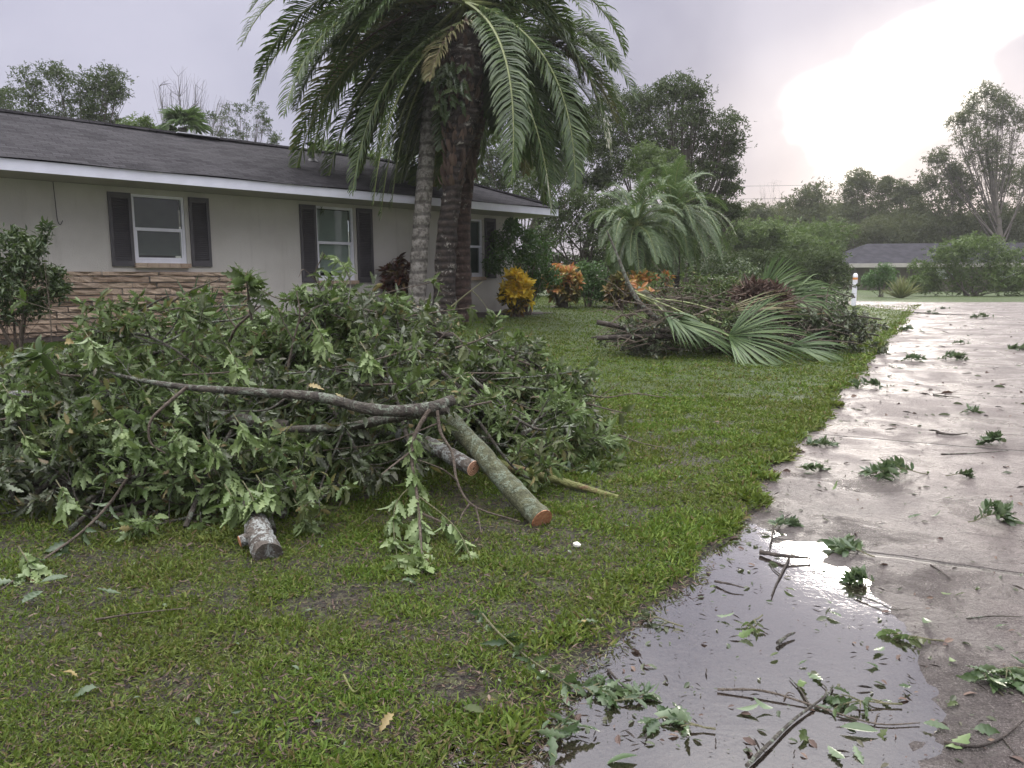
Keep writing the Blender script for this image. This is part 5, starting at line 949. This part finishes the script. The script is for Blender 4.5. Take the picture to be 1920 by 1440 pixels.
stick('dark bark strip on the concrete at mid distance', [(1755, 814), (1785, 818), (1814, 816)], .012, 'barkdk')
stick('bottom right dark twig among the flat leaves', [(1770, 1395), (1830, 1405), (1880, 1385), (1918, 1360)], .006, 'barkdk', [[(1880, 1385), (1890, 1400), (1905, 1420)]])
stick('black twig in the mud by the puddle', [(1140, 1255), (1155, 1275), (1170, 1290)], .006, 'barkdk')
stick('dark stick at the grass edge by the puddle', [(1340, 1092), (1370, 1100), (1395, 1105)], .006, 'barkdk')
stick('thin twig near the far lawn edge', [(1750, 741), (1775, 746), (1800, 747)], .010, 'bark')
stick('bare twig lying on the lawn right of the mossy log', [(1160, 822), (1200, 840), (1245, 860)], .007, 'twig', group='twigs lying on the lawn', up=.03)
stick('thin twig lying on the lawn at lower left', [(180, 1185), (260, 1170), (350, 1155)], .005, 'twig', group='twigs lying on the lawn', up=.03)
stick('pale twig in the grass at bottom left of the mud', [(645, 1295), (665, 1325), (690, 1345)], .004, 'bamboo', group='twigs lying on the lawn', up=.03)
LV = [(1762, 1115, .055), (1810, 1118, .05), (1380, 1195, .08), (1515, 1240, .05), (1460, 1225, .05), (1780, 1235, .06), (1580, 1160, .08), (1730, 1160, .09), (1500, 1275, .09), (1545, 1280, .10), (1575, 1365, .11), (1500, 1395, .10), (1550, 1400, .08), (1770, 1405, .12), (1775, 1330, .08), (1665, 1370, .09), (1620, 1245, .10), (1340, 1155, .08), (1560, 1130, .05), (1330, 1105, .06), (1700, 975, .09), (1745, 972, .07), (1770, 936, .05), (1560, 920, .07), (1490, 1110, .06), (1120, 1180, .10), (1195, 1420, .10), (1725, 1360, .08), (1660, 1215, .07), (1820, 1370, .1), (1380, 1330, .08), (1450, 1330, .07), (1600, 1400, .08), (1710, 1290, .06), (1890, 1180, .06), (1840, 1110, .05)]
for px, py, s in LV:
    p = G(px, py); p[2] = dz(p)+.012; mb = MB(); a = rng.uniform(0, 6.28); place(mb, (LOB+PLN)[rng.integers(9)], p[None], np.array([[cos(a), sin(a), .03]]), np.array([[rng.normal()*.15, rng.normal()*.15, 1 if rng.random() < .5 else -1]]), np.array([s*1.05]))
    tag(mb.build('fallen_leaf', M['sprig' if rng.random() < .6 else 'leaf'], loc=p, smooth=True), 'single green leaf lying flat on the near wet concrete', 'leaf', 'single leaves on the near concrete')
for px, py, s, mk, lab in [(148, 1290, .11, 'leafyel', 'yellowish green leaf in the grass at lower left'), (190, 1310, .10, 'sprig', 'green leaf in the grass beside the yellowish one at lower left'), (865, 1348, .09, 'leaf', 'pale leaf on the mud left of the puddle'), (1105, 1180, .11, 'leafyel', 'tan leaf with a brown stalk at the grass edge'), (70, 1110, .13, 'sprig', 'green leaf in the grass near the long wand at left'), (40, 1150, .12, 'sprig', 'lowest green leaf in the grass at the left edge'), (235, 1130, .12, 'sprig', 'green leaf in the grass left of the white lichen log'), (1180, 1000, .09, 'sprig', 'green leaf in the grass right of the mossy log'), (750, 1105, .12, 'sprig', 'large plain leaf under the hanging spray'), (740, 1360, .09, 'leafyel', 'small tan leaf in the mud at the bottom')]:
    single('fallen_leaf', lab, px, py, s, mk, lift=.05, cat='leaf')
pc_ = G(1082, 1030, .03); tag(MB().tube([pc_, pc_+[0, 0, .012], pc_+[.004, 0, .02]], [.02, .022, .008], 9).build('lichen_chip', M['ivory'], loc=pc_), 'small white chip lying in the grass', 'chip')
# fine litter nobody could count
def litter(name, label, n, d0, d1, on, mks, s0, s1):
    u = rng.random(n); d = d0*(d1/d0)**u; a = rng.uniform(R(-34), R(37), n); x = d*np.sin(a); y = d*np.cos(a); D_ = dedge(x, y)
    dens = sstep(-.1, .9, vnoise(x, y, 1.6, 41)+.5*vnoise(x, y, 6, 44)); near_e = np.exp(-np.abs(D_)/.3)
    k = (D_ < .02) & (D_ > -7) & (rng.random(n) < .35*dens+.65*near_e+.08) if on == 'drive' else (D_ > 0) & (rng.random(n) < .5)
    x, y, d = x[k], y[k], d[k]; z = (drivez(x, y)+.006 if on == 'drive' else lawnz(x, y)+.02); m_ = len(x); s = s0*(s1/s0)**(rng.random(m_)**1.7)*np.clip(d/5, .7, 2.0); b = rng.uniform(0, 6.28, m_)
    mb = MB(); idx = rng.integers(0, len(mks), m_)
    for q in range(len(mks)):
        w_ = idx == q
        if w_.any(): tq = [SML[0], (SML[1][0]*[1, .3, 1], SML[1][1]), PLN[0]][q % 3]; place(mb, tq, np.stack([x, y, np.maximum(z, .0075)], 1)[w_], np.stack([np.cos(b), np.sin(b), b*0+.02], 1)[w_], rdir(m_, 2.5)[w_], s[w_], q)
    tag(mb.build(name, [M[q] for q in mks]), label, 'litter', kind='stuff')
litter('driveway_litter', 'fine bits of leaf and bark strewn over the driveway', 30000, 2.2, 27, 'drive', ['leafdark', 'barkdk', 'leafdark', 'brown', 'barkdk'], .008, .085)
litter('lawn_litter', 'small torn leaves strewn through the lawn', 2200, 2.2, 22, 'lawn', ['sprig', 'leafdark', 'brown'], .02, .06)

# ------------------------------------------------------------ damp air
hz = MB().box((-170, -25, -1.5), (170, 310, 40)); m = bpy.data.materials.new('haze_air'); m.use_nodes = True; m.node_tree.nodes.clear(); g = NT(m.node_tree)
pv = g.node('ShaderNodeVolumePrincipled'); pv.inputs['Color'].default_value = (.93, .93, .92, 1); pv.inputs['Density'].default_value = .0007; pv.inputs['Anisotropy'].default_value = .35
g.l.new(pv.outputs[0], g.node('ShaderNodeOutputMaterial').inputs['Volume'])
tag(hz.build('haze', m), 'thin damp haze over the whole yard', kind='stuff')
